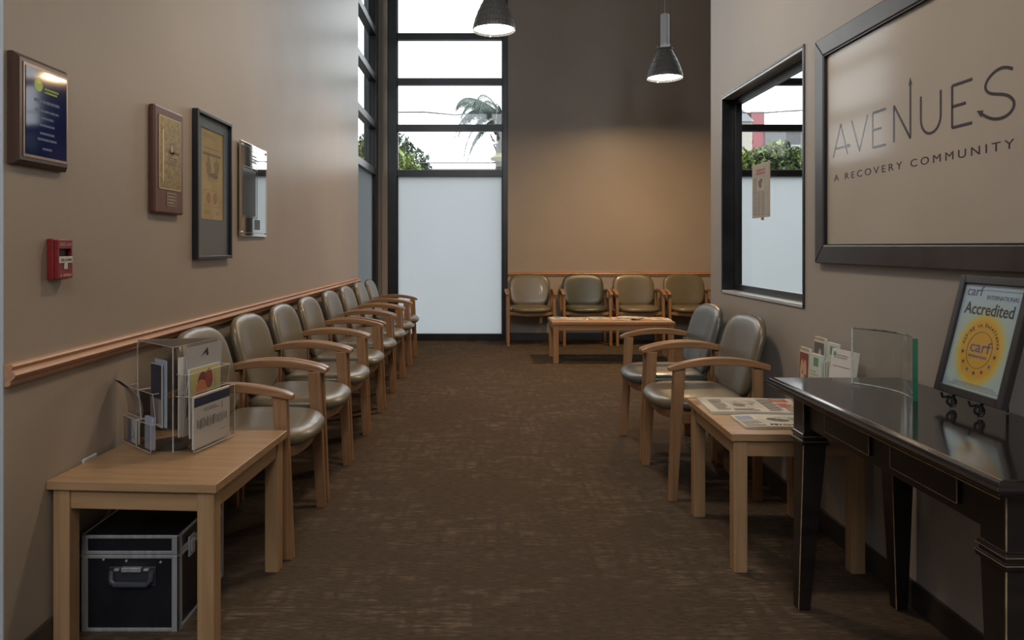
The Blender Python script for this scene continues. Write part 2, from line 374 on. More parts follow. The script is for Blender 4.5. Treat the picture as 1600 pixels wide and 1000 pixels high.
f = m.build('foliage', LH, e); f['kind'] = 'stuff'
t = MB()
for x in (-2.6, -1.3, 0, 1.3, 2.6): t.tube([(x, 0, -.13), (x, 0, 1.6)], .06, 6)
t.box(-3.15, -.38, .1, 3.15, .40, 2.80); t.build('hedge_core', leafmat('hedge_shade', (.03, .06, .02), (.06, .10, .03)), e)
# palm
e = tag(empty('palm_tree', (.48, 20, 0)), 'tall feathery palm beyond the right side of the tall back window', 'palm')
PB = leafmat('palm_frond_leaf', (0.054, 0.078, 0.068), (0.115, 0.149, 0.121))
t = MB(); t.tube([(0, 0, -.13), (.02, 0, 2), (0, 0, 3.6), (0, 0, 4.85)], [.22, .20, .18, .13], 14)
for k in range(16):
    a = k * 2.4; z = 3.75 + .06 * k
    t.tube([(.16 * math.cos(a), .16 * math.sin(a), z), (.27 * math.cos(a), .27 * math.sin(a), z + .16), (.33 * math.cos(a), .33 * math.sin(a), z + .30)], [.05, .03, .012], 5)
t.build('trunk', BARK, e)
t = MB(); t.lathe([(.28, 3.50), (.33, 3.62), (.20, 3.70), (.17, 3.76)], 14); o = t.build('dead_frond_skirt', leafmat('dry_frond', (.16, .15, .05), (.22, .21, .09)), e); o['label'] = 'yellowish collar of dry fronds'
def frond(az, elev, L, droop):
    m = MB(); pts = []; d = Vector((math.cos(az), math.sin(az), 0)); n = 24
    for i in range(n + 1):
        s_ = i / n; pts.append(d * (L * s_ * (1 - .25 * s_ * s_)) + Vector((0, 0, 4.80 + L * (math.sin(elev) * s_ - droop * s_ ** 2.3))))
    m.tube(pts, [.020 * (1 - .8 * i / n) + .003 for i in range(n + 1)], 5)
    side = Vector((-d.y, d.x, 0))
    for i in range(3, n):
        for sg in (-1, 1):
            for sub in (0, .33, .66):
                p = pts[i].lerp(pts[i + 1], sub); ll = .34 * math.sin(math.pi * (.12 + .8 * i / n)) + .05
                tip = p + side * sg * ll * .45 + d * ll * .28 + Vector((0, 0, -ll * rnd.uniform(.6, .95)))
                q = d * .0085
                m.add([p - q, p + q, tip], [(0, 1, 2)])
    m.build('frond', PB, e)
for k in range(24):
    az = k * 137.5 + rnd.uniform(-12, 12); frond(R(az), R(rnd.uniform(15, 68)), rnd.uniform(1.35, 1.95), rnd.uniform(.55, .9))
for az, el, L, dr in [(180, 28, 1.75, .85), (172, 55, 1.7, .70), (190, 8, 1.4, 1.0), (200, 45, 1.7, .62), (165, -20, 1.2, .5), (184, -38, 1.25, .4)]:
    frond(R(az), R(el), L, dr)
# power lines
WIRE = flat((.05, .05, .05), .6)
for nm, z0, lab in (('power_line', 5.85, 'upper power line crossing the sky behind the palm'), ('power_line', 4.20, 'lower power line passing just above the green bush')):
    Y = 24; pts = [(x, Y, z0 - .25 * math.cos((x + 3) / 60 * math.pi) + (.06 * math.sin(x * 1.9) if z0 > 5 else 0)) for x in [i * 1.0 - 24 for i in range(64)]]
    tag(MB().tube(pts, .026, 5, cap=False).build('power_line', WIRE), lab, 'wire', 'power lines outside')
# low roof/wall line beyond
tag(MB().box(-9, 32, -.13, 2.0, 33.5, 4.52).box(-9.1, 31.9, 4.52, 2.1, 33.6, 4.62).build('low_outbuilding', flat((.22, .21, .20))), 'pale low flat roof just showing above the frosted pane behind the palm', 'building')
# unseen block added to dim the sign's reflection, and canopy column, at left
tag(MB().box(-11, 3.0, -.13, -6.0, 14.5, 9.0).box(-11.1, 2.9, 9.0, -5.9, 14.6, 9.25).build('reflection_dimming_block', flat((.13, .15, .155), .8)), 'unseen plain grey-green block added left of the side window to dim the sign reflection', 'building')
struct(MB().box(-1.835, 11.0, -.13, -1.735, 11.28, ZC + .4).build('canopy_column', flat((.045, .06, .065), .6)))
# apartment building
e = tag(empty('apartment_building', (0, 60, 0)), 'grey apartment block with a red stair strip and a cream wing beyond the hedge', 'building')
CREAM = flat((0.297, 0.270, 0.236), .8); REDW = flat((0.176, 0.030, 0.038), .8); GREYW = noise_mat('grey_siding', (0.068, 0.068, 0.072), (0.088, 0.088, 0.092), (1, 1, 6), 3, .8); ROOF = flat((0.135, 0.149, 0.155), .8)
MB().box(20.0, 0, -.13, 22.2, 8, 11.5).build('cream_wing', CREAM, e)
MB().hexa([(19.7, -.3, 11.5), (22.3, -.3, 11.5), (22.3, 8, 11.5), (19.7, 8, 11.5)], [(19.7, 1, 13.2), (21.3, 1, 13.2), (21.3, 7, 13.2), (19.7, 7, 13.2)]).build('roof', ROOF, e)
MB().box(22.2, .2, -.13, 23.3, 8, 12.4).build('red_wall_strip', REDW, e)
MB().box(23.3, 0, -.13, 40, 8, 10.7).box(23.2, -.1, 10.7, 40, 8, 11.0).build('grey_wall', GREYW, e)
WF = flat((0.270, 0.270, 0.270), .5); WG = flat((0.121, 0.135, 0.149), .5, spec=.2); WP = flat((0.203, 0.196, 0.189), .6)
for x in (24.3, 28.3, 32.3, 36.3):
    for z in (4.0, 6.3, 8.5):
        wnd = MB().box(x, -.08, z, x + 1.9, 0, z + 1.1).build('window', WF, e)
        for k in range(2): MB().box(x + .12 + k * .87, -.1, z + .12, x + .87 + k * .87, -.07, z + .98).build('window_glass', WG, wnd)
        MB().box(x, -.06, z - .9, x + 1.9, 0, z - .08).build('spandrel_panel', WP, e)

# ================================================================== CHAIRS
def se(a, b, p):
    def o(t):
        c, s = math.cos(t), math.sin(t); return (a * math.copysign(abs(c) ** (2 / p), c), b * math.copysign(abs(s) ** (2 / p), s))
    return o
def make_chair(mat, label, group):
    e = tag(empty('waiting_room_armchair'), label, 'chair', group)
    def sf(u, v, h):
        f_ = max(0, -v / .215); y = -.062 + v - .035 * f_ * (1 - (u / .25) ** 2)
        return (u, y, .430 + h - .022 * max(0, f_ - .45) ** 1.6 + .006 * (u / .25) ** 2)
    MB().pad(sf, se(.25, .215, 4.2), .078).build('seat', mat, e, smooth=True, angle=80)
    def bf(u, v, h):
        k = v / .19; uu = u * (1 - .09 * max(0, -k) - .01 * max(0, k) ** 2)
        return (uu, .174 + .048 * k - h - .022 * (u / .25) ** 2, .640 + v * 1.0 + max(0, k) * .012 * (1 - 2 * (u / .25) ** 2))
    MB().pad(bf, se(.256, .19, 4.4), .058, p=7).build('backrest', mat, e, smooth=True, angle=80)
    for s in (-1, 1):
        x0, x1 = sorted((s * .257, s * .290))
        MB().hexa([(x0, -.27, 0), (x1, -.27, 0), (x1, -.230, 0), (x0, -.230, 0)], [(x0, -.245, .612), (x1, -.245, .612), (x1, -.190, .612), (x0, -.190, .612)]).build('leg', chw['z'], e, bevel=.003)
        MB().hexa([(x0, .128, 0), (x1, .128, 0), (x1, .166, 0), (x0, .166, 0)], [(x0, .125, .612), (x1, .125, .612), (x1, .170, .612), (x0, .170, .612)]).build('leg', chw['z'], e, bevel=.003)
        pts = []; N = 16
        for i in range(N + 1):
            t = i / N; y = -.270 + .470 * t; z = .607 + .042 * math.sin(math.pi * min(1, t * .92 + .02)) ** .8
            th = .013 + .004 * math.sin(math.pi * t); wd = .0235 - .004 * abs(2 * t - 1) ** 3; xc = s * (.2815 + .003 * math.sin(math.pi * t))
            if i == 0: th = .009
            pts.append((y, z, th, wd, xc))
        vs = []; fs = []
        for (y, z, th, wd, xc) in pts: vs += [(xc - wd, y, z - th), (xc + wd, y, z - th), (xc + wd, y, z + th), (xc - wd, y, z + th)]
        for i in range(N):
            for k in range(4): fs.append((4 * i + k, 4 * i + (k + 1) % 4, 4 * i + 4 + (k + 1) % 4, 4 * i + 4 + k))
        fs += [(3, 2, 1, 0), (4 * N, 4 * N + 1, 4 * N + 2, 4 * N + 3)]
        MB().add(vs, fs).build('armrest', chw['y'], e, bevel=.004, smooth=True)
        MB().box(s * .256 - .004 if s > 0 else -.27, -.20, .355, .27 if s > 0 else s * .256 + .004, .128, .405).build('side_rail', chw['y'], e, bevel=.002)
        MB().hexa([(s * .17 - .018, .118, .40), (s * .17 + .018, .118, .40), (s * .17 + .018, .138, .40), (s * .17 - .018, .138, .40)], [(s * .17 - .018, .205, .76), (s * .17 + .018, .205, .76), (s * .17 + .018, .223, .76), (s * .17 - .018, .223, .76)]).build('back_upright', chw['z'], e, bevel=.002)
    n = 10; vs = []; fs = []
    for i in range(n + 1):
        u = -1 + 2 * i / n; x = .257 * u; y = -.232 - .03 * (1 - u * u); zb = .372 - .018 * (1 - u * u)
        vs += [(x, y, zb), (x, y + .018, zb), (x, y + .018, .404), (x, y, .404)]
    for i in range(n):
        for k in range(4): fs.append((4 * i + k, 4 * i + (k + 1) % 4, 4 * i + 4 + (k + 1) % 4, 4 * i + 4 + k))
    fs += [(3, 2, 1, 0), (4 * n, 4 * n + 1, 4 * n + 2, 4 * n + 3)]
    MB().add(vs, fs).build('front_rail', chw['x'], e, smooth=True)
    MB().box(-.257, .132, .355, .257, .152, .405).build('rear_rail', chw['x'], e, bevel=.002)
    return e
protos = {}
def chair(mat, loc, rz, label, group):
    if mat not in protos: c = protos[mat] = make_chair(mat, label, group)
    else: c = copy_tree(protos[mat])
    tag(c, label, 'chair', group); c.location = loc; c.rotation_euler = (0, 0, rz)
LX = -.990
gl = 'armchairs in the row along the left wall'
for y, mat, lab in [(3.01, OLIVE, 'olive vinyl armchair right behind the brochure table, first of the left row'),
                    (3.63, OLIVE, 'second olive vinyl armchair from the brochure table along the left wall'),
                    (4.248, OLIVE, 'third olive vinyl armchair from the brochure table in the left row'),
                    (4.866, OLIVE, 'fourth olive armchair of the left row, last before the small gap'),
                    (5.56, TAUPE, 'darker grey-olive armchair just past the gap, fifth in the left row'),
                    (6.21, OLIVE, 'sixth armchair of the left row, third from its window end'),
                    (6.87, OLIVE, 'next to last olive armchair of the left row, near the tall windows'),
                    (7.49, OLIVE, 'last armchair of the left row, standing beside the side window')]:
    chair(mat, (LX, y, 0), R(90), lab, gl)
gb = 'armchairs along the back wall'
chair(OLIVE, (.555, 8.80, 0), 0, 'olive armchair against the back wall next to the frosted window', gb)
chair(GREEN, (1.218, 8.80, 0), 0, 'dark green vinyl armchair against the back wall behind the coffee table', gb)
chair(OLIVE, (1.845, 8.80, 0), 0, 'olive armchair against the back wall, right of the dark green one', gb)
chair(OLIVE, (2.468, 8.80, 0), 0, 'olive armchair at the back wall, partly hidden by the right partition', gb)
gr = 'armchairs by the right wall'
chair(SLATE, (1.122, 4.258, 0), R(-90), 'slate grey vinyl armchair under the partition window', gr)
chair(TAUPE, (1.122, 3.636, 0), R(-90), 'taupe vinyl armchair between the slate chair and the newspaper table', gr)

# ================================================================== TABLES
def make_table(name, label, w_, d, h, loc, rz, W, leg=.05, slab=.026, apr=.055, inset=.012, bandm=None):
    e = tag(empty(name, loc, rz), label, 'table')
    MB().box(-w_ / 2, -d / 2, h - slab, w_ / 2, d / 2, h).build('tabletop', W['x'], e, bevel=.002)
    x, y = w_ / 2 - inset, d / 2 - inset
    for sx in (-1, 1):
        for sy in (-1, 1):
            xa, xb = sorted((sx * x, sx * (x - leg))); ya, yb = sorted((sy * y, sy * (y - leg)))
            MB().box(xa, ya, 0, xb, yb, h - slab).build('leg', W['z'], e, bevel=.003)
    for s in (-1, 1):
        xa, xb = sorted((s * (x - .006), s * (x - .026))); MB().box(xa, -y + leg, h - slab - apr - .004, xb, y - leg, h - slab - .004).build('apron', W['y'], e, bevel=.002)
        ya, yb = sorted((s * (y - .006), s * (y - .026))); MB().box(-x + leg, ya, h - slab - apr - .004, x - leg, yb, h - slab - .004).build('apron', W['x'], e, bevel=.002)
    return e
th = R(-3.5)
TLc = Vector((-1.000, 2.385, 0))
make_table('side_table', 'light wooden side table holding the clear brochure tower by the left wall', .505, .61, .50, TLc, th, tbw)
make_table('side_table', 'light wooden side table with newspapers beside the black console', .495, .61, .505, (1.142, 2.90, 0), R(-1.2), tbw, leg=.05)
make_table('coffee_table', 'long low wooden coffee table covered with magazines in front of the back chairs', 1.24, .55, .418, (1.302, 7.545, 0), 0, cbw, leg=.055, slab=.028)

# ================================================================== CONSOLE TABLE
e = tag(empty('console_table', (1.172, 1.895, 0)), 'black lacquered console table with rubbed gold edges along the right wall', 'console')
hx, hy, H = .222, .555, .74
def loop(mb, rings):
    vs = []; fs = []
    for (ins, z) in rings: vs += [(-hx + ins, -hy + ins, z), (hx - min(ins, .0), -hy + ins, z), (hx - min(ins, .0), hy - ins, z), (-hx + ins, hy - ins, z)]
    for i in range(len(rings) - 1):
        for k in range(4): fs.append((4 * i + k, 4 * i + (k + 1) % 4, 4 * i + 4 + (k + 1) % 4, 4 * i + 4 + k))
    n = len(rings) - 1; fs += [(3, 2, 1, 0), (4 * n, 4 * n + 1, 4 * n + 2, 4 * n + 3)]
    return mb.add(vs, fs)
loop(MB(), [(.040, .700), (.026, .704), (.022, .711), (.010, .714), (.002, .719), (0, .725), (.003, .731), (.010, .735), (.011, .737), (.020, .739), (.024, .740)]).build('tabletop', BLACKW, e, bevel=.001)
g = MB(); g.box(-hx + .0215, -hy + .02, .7385, -hx + .0235, hy - .02, .7403)
g.box(-hx + .0245, -hy + .03, .7005, -hx + .0265, hy - .03, .7035); g.build('gilt_line', GOLD, e)
ax0, ax1, ay = -.155, .200, .485
def leg_console(sx, sy):
    # block, collar and taper; outer faces stay plumb, inner faces taper
    X = ax0 if sx < 0 else ax1; Y = sy * ay; ix = -sx; iy = -sy
    l = MB()
    def ring(w1, z, off=0):
        xs = sorted((X - ix * off, X + ix * (w1 + off))); ys = sorted((Y - iy * off, Y + iy * (w1 + off)))
        return [(xs[0], ys[0], z), (xs[1], ys[0], z), (xs[1], ys[1], z), (xs[0], ys[1], z)]
    rs = [ring(.038, 0), ring(.074, .545), ring(.074, .548, .006), ring(.074, .558, .008), ring(.074, .561, .002), ring(.074, .570, .002), ring(.074, .573, .006), ring(.074, .580, .004), ring(.074, .583), ring(.074, .701)]
    vs = [p for r in rs for p in r]; fs = []
    for i in range(len(rs) - 1):
        for k in range(4): fs.append((4 * i + k, 4 * i + (k + 1) % 4, 4 * i + 4 + (k + 1) % 4, 4 * i + 4 + k))
    n = len(rs) - 1; fs += [(3, 2, 1, 0), (4 * n, 4 * n + 1, 4 * n + 2, 4 * n + 3)]
    o = l.add(vs, fs).build('leg', BLACKL, e, bevel=.0012)
    g = MB(); a = rs[0][0]; b = rs[1][0]; d = .0016
    g.hexa([(a[0] - d / 2, a[1] - d / 2, .003), (a[0] + d, a[1] - d / 2, .003), (a[0] + d, a[1] + d, .003), (a[0] - d / 2, a[1] + d, .003)], [(b[0] - d / 2, b[1] - d / 2, .545), (b[0] + d, b[1] - d / 2, .545), (b[0] + d, b[1] + d, .545), (b[0] - d / 2, b[1] + d, .545)])
    b = rs[-1][0]; g.box(b[0] - d / 2, b[1] - d / 2, .585, b[0] + d, b[1] + d, .70)
    for r in (rs[3], rs[6]):
        g.box(r[0][0] - .0006, r[0][1] - .0006, r[0][2], r[0][0] + .0006, r[2][1], r[0][2] + .0012); g.box(r[0][0] - .0006, r[0][1] - .0006, r[0][2], r[2][0], r[0][1] + .0006, r[0][2] + .0012)
    g.build('gilt_edge', GOLD, o)
for sx in (-1, 1):
    for sy in (-1, 1): leg_console(sx, sy)
MB().box(ax0 + .012, -ay + .074, .602, ax0 + .03, ay - .074, .701).build('apron', BLACKL, e, bevel=.002)
MB().box(ax1 - .03, -ay + .074, .602, ax1 - .012, ay - .074, .701).build('apron', BLACKL, e, bevel=.002)
for s in (-1, 1):
    ya, yb = sorted((s * (ay - .012), s * (ay - .03))); MB().box(ax0 + .074, ya, .602, ax1 - .074, yb, .701).build('apron', BLACKL, e, bevel=.002)
for (ya, yb) in ((1.925, 2.175), (1.565, 1.825)):
    ya -= 1.895; yb -= 1.895; za, zb = .622, .688
    d = MB().box(ax0 + .006, ya, za, ax0 + .014, yb, zb).build('drawer_front', BLACKL, e, bevel=.002)
    g = MB(); q = .0018; xs = ax0 + .0048
    for (a0, b0, a1, b1) in ((ya, za, yb, za + q), (ya, zb - q, yb, zb), (ya, za, ya + q, zb), (yb - q, za, yb, zb)): g.box(xs, a0, b0, xs + .0015, a1, b1)
    g.build('gilt_line', GOLD, d)

# ================================================================== PRINT HELPERS
INK = flat((.035, .032, .03), .7)
def lines(mb, x0, y0, x1, y1, n, M, m=INK, h=.45, z=.0002, gap=.16, rag=True):
    dy = (y1 - y0) / n
    for i in range(n):
        y = y1 - (i + .5) * dy; x = x0; end = x1 - (random.random() * .3 * (x1 - x0) if rag and random.random() < .3 else 0)
        while x < end - 1e-5:
            ln = random.uniform(.06, .22) * (x1 - x0); xe = min(end, x + ln)
            mb.quad((x, y - dy * h / 2, z), (xe, y - dy * h / 2, z), (xe, y + dy * h / 2, z), (x, y + dy * h / 2, z), m, M); x = xe + gap * .1 * (x1 - x0)
def rect(mb, x0, y0, x1, y1, m, M, z=.0002): mb.quad((x0, y0, z), (x1, y0, z), (x1, y1, z), (x0, y1, z), m, M)
def blob(mb, cx, cy, rx, ry, m, M, z=.0003, n=14, jit=.12):
    vs = [(cx + rx * math.cos(2 * math.pi * k / n) * random.uniform(1 - jit, 1 + jit), cy + ry * math.sin(2 * math.pi * k / n) * random.uniform(1 - jit, 1 + jit), z) for k in range(n)]
    mb.add(vs, [tuple(range(n))], m, M)
def photo(mb, x0, y0, x1, y1, cols, M, n=7, z=.0002):
    rect(mb, x0, y0, x1, y1, cols[0], M, z)
    for i in range(n):
        cx = random.uniform(x0 + .25 * (x1 - x0), x1 - .25 * (x1 - x0)); cy = random.uniform(y0 + .25 * (y1 - y0), y1 - .25 * (y1 - y0))
        blob(mb, cx, cy, .2 * (x1 - x0), .2 * (y1 - y0), cols[1 + i % (len(cols) - 1)], M, z + .0001 * (i + 1))
NEWS = noise_mat('newsprint', (.50, .46, .39), (.58, .54, .46), (12, 12, 12), 3, .8)
GLOSSP = noise_mat('glossy_cover_paper', (.55, .53, .49), (.63, .61, .57), (12, 12, 12), 3, .35)
G1, G2, G3 = flat((.30, .29, .27)), flat((.12, .115, .11)), flat((.45, .42, .37))
RD, BL, SK = flat((.42, .07, .045)), flat((.20, .27, .36)), flat((.50, .30, .20))
def paper(name, label, cat, loc, rz, w_, d, t, mat, fn, group=None, wave=.004, layers=3):
    e = tag(empty(name, loc, rz), label, cat, group)
    s_ = MB(); nx = 10
    def zt(u): return wave * (math.sin(u * 3.3 + 1) * .5 + .5) * (u * (1 - u) * 4) 
    for L in range(layers):
        z0 = t * L / layers; z1 = t * (L + 1) / layers - .0003; ox = random.uniform(-.003, .003); oy = random.uniform(-.003, .003); vs = []; fs = []
        if L == layers - 1: ox = oy = 0
        for i in range(nx + 1):
            u = i / nx; x = -w_ / 2 + w_ * u + ox; zz = zt(u) * (L + 1) / layers
            vs += [(x, -d / 2 + oy, z0 + zz * .9), (x, d / 2 + oy, z0 + zz * .9), (x, d / 2 + oy, z1 + zz), (x, -d / 2 + oy, z1 + zz)]
        for i in range(nx):
            for k in range(4): fs.append((4 * i + k, 4 * i + (k + 1) % 4, 4 * i + 4 + (k + 1) % 4, 4 * i + 4 + k))
        fs += [(3, 2, 1, 0), (4 * nx, 4 * nx + 1, 4 * nx + 2, 4 * nx + 3)]; s_.add(vs, fs)
    s_.build('pages', mat, e)
    p = MB(); fn(p, w_, d, Matrix.Identity(4)); base = t - .0003
    # drape print on the page surface
    nv = []
    for (x, y, z) in p.v:
        u = min(1, max(0, (x + w_ / 2) / w_)); nv.append((x, y, base + zt(u) + z + .0004))
    p.v = nv; p.build('cover_print', None, e); return e

def news_red(p, w_, d, M):
    rect(p, -w_ / 2, d / 2 - .045, w_ / 2 * .2, d / 2 - .004, flat((.55, .5, .42)), M)
    photo(p, -.10, -.07, .03, .07, [G3, G1, G2, G3], M, 9)
    lines(p, -.165, -.11, -.11, .09, 12, M); lines(p, -.10, -.125, .0, -.08, 4, M); lines(p, .04, -.12, .10, .11, 14, M)
    for k in range(4): lines(p, .105, .03 + k * .022 - .08, .165, .048 + k * .022 - .08, 1, M, RD, .9)
    rect(p, .10, .06, .17, .12, RD, M); lines(p, .105, .068, .165, .11, 3, M, flat((.55, .4, .3)), .5, .0005)
    lines(p, .115, -.13, .17, -.06, 5, M)
# the table is turned so the newspapers' long side runs across it
paper('newspaper', 'folded tabloid newspaper with a red masthead at the back of the side table', 'newspaper', (1.122, 3.035, .505), R(-4), .40, .27, .010, NEWS, news_red, 'newspapers on the side table')
def news_bw(p, w_, d, M):
    photo(p, -.05, -.03, .06, .07, [flat((.5, .5, .46)), G2, flat((.08, .10, .06)), G3], M, 7); photo(p, .05, -.01, .135, .08, [flat((.45, .44, .40)), G2, G1], M, 6)
    rect(p, -.135, .01, -.075, .07, BL, M); lines(p, -.135, -.06, -.065, .0, 6, M, flat((.25, .25, .25)))
    p.text('PSYCHIATRIC', .030, Matrix.Translation((.045, -.080, .0002)), INK, width=.175, bold=.0006)
    lines(p, -.135, -.085, -.06, -.068, 2, M)
paper('newspaper', 'smaller folded newspaper with a dark photo and black headline at the table front', 'newspaper', (1.112, 2.765, .505), R(-2), .285, .19, .008, NEWS, news_bw, 'newspapers on the side table')

# magazines on the coffee table
def mag(cols):
    def fn(p, w_, d, M):
        photo(p, -w_ * .42, -d * .32, w_ * .40, d * .25, cols, M, 8); lines(p, -w_ * .42, d * .30, w_ * .42, d * .44, 1, M, cols[-1], .8); lines(p, -w_ * .4, -d * .45, w_ * .3, -d * .35, 3, M)
    return fn
YW, PK, GN = flat((.55, .48, .28)), flat((.55, .38, .38)), flat((.20, .25, .17))
mags = [(.79, 7.60, 4, [G3, G2, GLOSSP, BL], 'magazine with a dark edge at the left end of the coffee table'),
        (.985, 7.53, -8, [GN, G2, YW, G1], 'greenish magazine second from the left end of the coffee table'),
        (1.20, 7.60, 12, [YW, G2, G1, SK], 'tan covered magazine left of the middle of the coffee table'),
        (1.425, 7.55, -5, [PK, GLOSSP, G3, RD], 'pinkish magazine just right of the middle of the coffee table'),
        (1.64, 7.60, 9, [YW, G3, G2, SK], 'cream magazine fourth along the coffee table toward the right'),
        (1.828, 7.50, -4, [G3, G1, G2, YW], 'magazine at the right end of the coffee table')]
for (x, y, a, cols, lab) in mags:
    paper('magazine', lab, 'magazine', (x, y, .418), R(a), .185, .25, .006 + random.random() * .004, GLOSSP, mag(cols), 'magazines on the coffee table', .003, 2)
paper('magazine', 'thick open magazine lying on top near the middle of the coffee table', 'magazine', (1.53, 7.57, .433), R(62), .18, .24, .008, GLOSSP, mag([GLOSSP, G3, YW, SK]), 'magazines on the coffee table', .003, 2)

# ================================================================== STORAGE CASE
e = tag(empty('flight_case', (-1.078, 2.405, 0)), 'black aluminium-edged storage case under the left side table', 'case')
BLK = noise_mat('black_case_laminate', (.007, .007, .010), (.012, .012, .016), (9, 9, 9), 3, .35, bump=.1, bscale=240)
x0, x1, y0, y1 = -.160, .142, -.19, .19
MB().box(x0 + .004, y0 + .004, .004, x1 - .004, y1 - .004, .232).build('body', BLK, e)
l = MB().box(x0 + .004, y0 + .004, .236, x1 - .004, y1 - .004, .292).build('lid', BLK, e)
def edges(mb, z0, z1, t=.0105, vert=True):
    o = .0015
    for z in (z0, z1 - t):
        mb.box(x0, y0, z, x1, y0 + t * .5, z + t); mb.box(x0, y1 - t * .5, z, x1, y1, z + t); mb.box(x0, y0, z, x0 + t * .5, y1, z + t); mb.box(x1 - t * .5, y0, z, x1, y1, z + t)
    if vert:
        v = .022
        for (xa, sx) in ((x0, 1), (x1, -1)):
            for (ya, sy) in ((y0, 1), (y1, -1)):
                a, b = sorted((xa - sx * o, xa + sx * v)); c, d_ = sorted((ya - sy * o, ya + sy * .006)); mb.box(a, c, z0, b, d_, z1)
                a, b = sorted((xa - sx * o, xa + sx * .006)); c, d_ = sorted((ya - sy * o, ya + sy * v)); mb.box(a, c, z0, b, d_, z1)
m = MB(); edges(m, 0, .234); m.build('aluminium_edging', CHROME, e, bevel=.0015)
m = MB(); edges(m, .236, .295); m.build('aluminium_edging', CHROME, l, bevel=.0015)
PL = flat((.05, .055, .07), .4)
h = MB(); h.tube([(-.062, y0 - .004, .188), (-.060, y0 - .010, .162), (-.048, y0 - .013, .150), (.048, y0 - .013, .150), (.060, y0 - .010, .162), (.062, y0 - .004, .188)], .0085, 8)
hh = h.build('handle', PL, e, smooth=True)
MB().box(-.072, y0 - .002, .140, .072, y0 + .004, .200).build('handle_plate', flat((.03, .032, .04), .4), e, bevel=.006)
m = MB(); m.box(-.030, y0 - .012, .186, .030, y0 + .002, .200)
for s in (-1, 1): m.box(s * .045 - .008, y0 - .010, .188, s * .045 + .008, y0 + .002, .196)
m.build('handle_hinge', CHROME, e, bevel=.002)
for k, yy in enumerate((-.10, .09)):
    m = MB(); m.box(x1 - .001, yy - .022, .200, x1 + .006, yy + .022, .262); m.box(x1 + .005, yy - .012, .212, x1 + .010, yy + .012, .248); m.build('latch', CHROME, e, bevel=.0015)
m = MB()
for (rx, rz) in ((-.02, .216), (.085, .212), (-.09, .22)): m.lathe([(.0, .0), (.004, .0), (.004, .002), (0, .003)], 10, M=Matrix.Translation((rx, y0 + .003, rz)) @ Matrix.Rotation(R(90), 4, 'X'))
m.build('rivet', CHROME, e)

# ================================================================== BROCHURE TOWER on the left table
TZ = .50
Pn, Pl, Pr = Vector((-1.01, 2.345, 0)), Vector((-1.213, 2.53, 0)), Vector((-.954, 2.59, 0))
ctr = (Pn + Pl + Pr) / 3
e = tag(empty('brochure_tower', (ctr.x, ctr.y, TZ)), 'clear acrylic three-sided brochure tower standing on the left side table', 'brochure holder')
def plate(mb, a, b, z0, z1, t=.0025):
    a = Vector(a); b = Vector(b); d = (b - a).normalized(); n = Vector((-d.y, d.x, 0)) * t / 2
    mb.hexa([(a - n) + Vector((0, 0, z0)), (b - n) + Vector((0, 0, z0)), (b + n) + Vector((0, 0, z0)), (a + n) + Vector((0, 0, z0))], [(a - n) + Vector((0, 0, z1)), (b - n) + Vector((0, 0, z1)), (b + n) + Vector((0, 0, z1)), (a + n) + Vector((0, 0, z1))])
n_, l_, r_ = Pn - ctr, Pl - ctr, Pr - ctr
m = MB()
for a, b in ((n_, l_), (n_, r_), (l_, r_)): plate(m, a, b, .012, .350)
m.build('core_panel', ACRY, e)
m = MB(); m.add([(p.x, p.y, z) for z in (.350, .354) for p in (n_, r_, l_)], [(0, 2, 1), (3, 4, 5), (0, 1, 4, 3), (1, 2, 5, 4), (2, 0, 3, 5)])
m.build('top_plate', glass_mat('smoky_acrylic', (.42, .38, .36), 1.5), e)
m = MB(); m.lathe([(0, 0), (.09, 0), (.09, .006), (.02, .008), (.02, .012), (0, .012)], 24); m.build('turntable_base', flat((.05, .045, .04), .4), e)
def face_axes(a, b, flip):
    d = (b - a).normalized(); n = Vector((d.y, -d.x, 0))
    if n.dot(a) < 0: n = -n
    return d, n
dR, nR = face_axes(n_, r_, 0); dL, nL = face_axes(n_, l_, 0)
def pocket(a, b, d, n, off, z0, z1, s0=0, s1=1, lean=0.0, name='pocket'):
    A = a.lerp(b, s0); B = a.lerp(b, s1); m = MB()
    A2, B2 = A + n * off, B + n * off; U = Vector((0, 0, 1)); t = n * .0025
    def slab(p, q, r, s_, nn): m.hexa([p, q, q + nn, p + nn], [s_, r, r + nn, s_ + nn])
    slab(A2 + U * z0, B2 + U * z0, B2 + n * lean + U * z1, A2 + n * lean + U * z1, t)
    for P_ in (A, B):
        Q = P_ + n * off; sh = d * .0025
        m.hexa([P_ + U * z0, Q + U * z0, Q + U * z0 + sh, P_ + U * z0 + sh], [P_ + U * z1, Q + n * lean + U * z1, Q + n * lean + U * z1 + sh, P_ + U * z1 + sh])
    m.hexa([A + U * z0, B + U * z0, B2 + U * z0, A2 + U * z0], [A + U * (z0 + .0025), B + U * (z0 + .0025), B2 + U * (z0 + .0025), A2 + U * (z0 + .0025)])
    o = m.build(name, ACRY, e)
    g = MB(); r = .0011
    g.tube([A + U * z1, A2 + n * lean + U * z1, B2 + n * lean + U * z1, B + U * z1], r, 5); g.tube([A2 + n * .0025 + U * z0, B2 + n * .0025 + U * z0], r, 5)
    for P_, off2 in ((A2, lean), (B2, lean)): g.tube([P_ + U * z0, P_ + n * off2 + U * z1], r, 5)
    g.build('edge_glow', ACRE, o)
pocket(n_, r_, dR, nR, .066, .012, .190, .06, 1.0)
pocket(n_, r_, dR, nR, .036, .192, .262, .06, 1.0, .012)
pocket(n_, l_, dL, nL, .050, .012, .100, .18, .58); pocket(n_, l_, dL, nL, .050, .012, .100, .60, 1.0)
pocket(n_, l_, dL, nL, .034, .105, .200, .18, .58, .01); pocket(n_, l_, dL, nL, .034, .105, .200, .60, 1.0, .01)
g = MB()
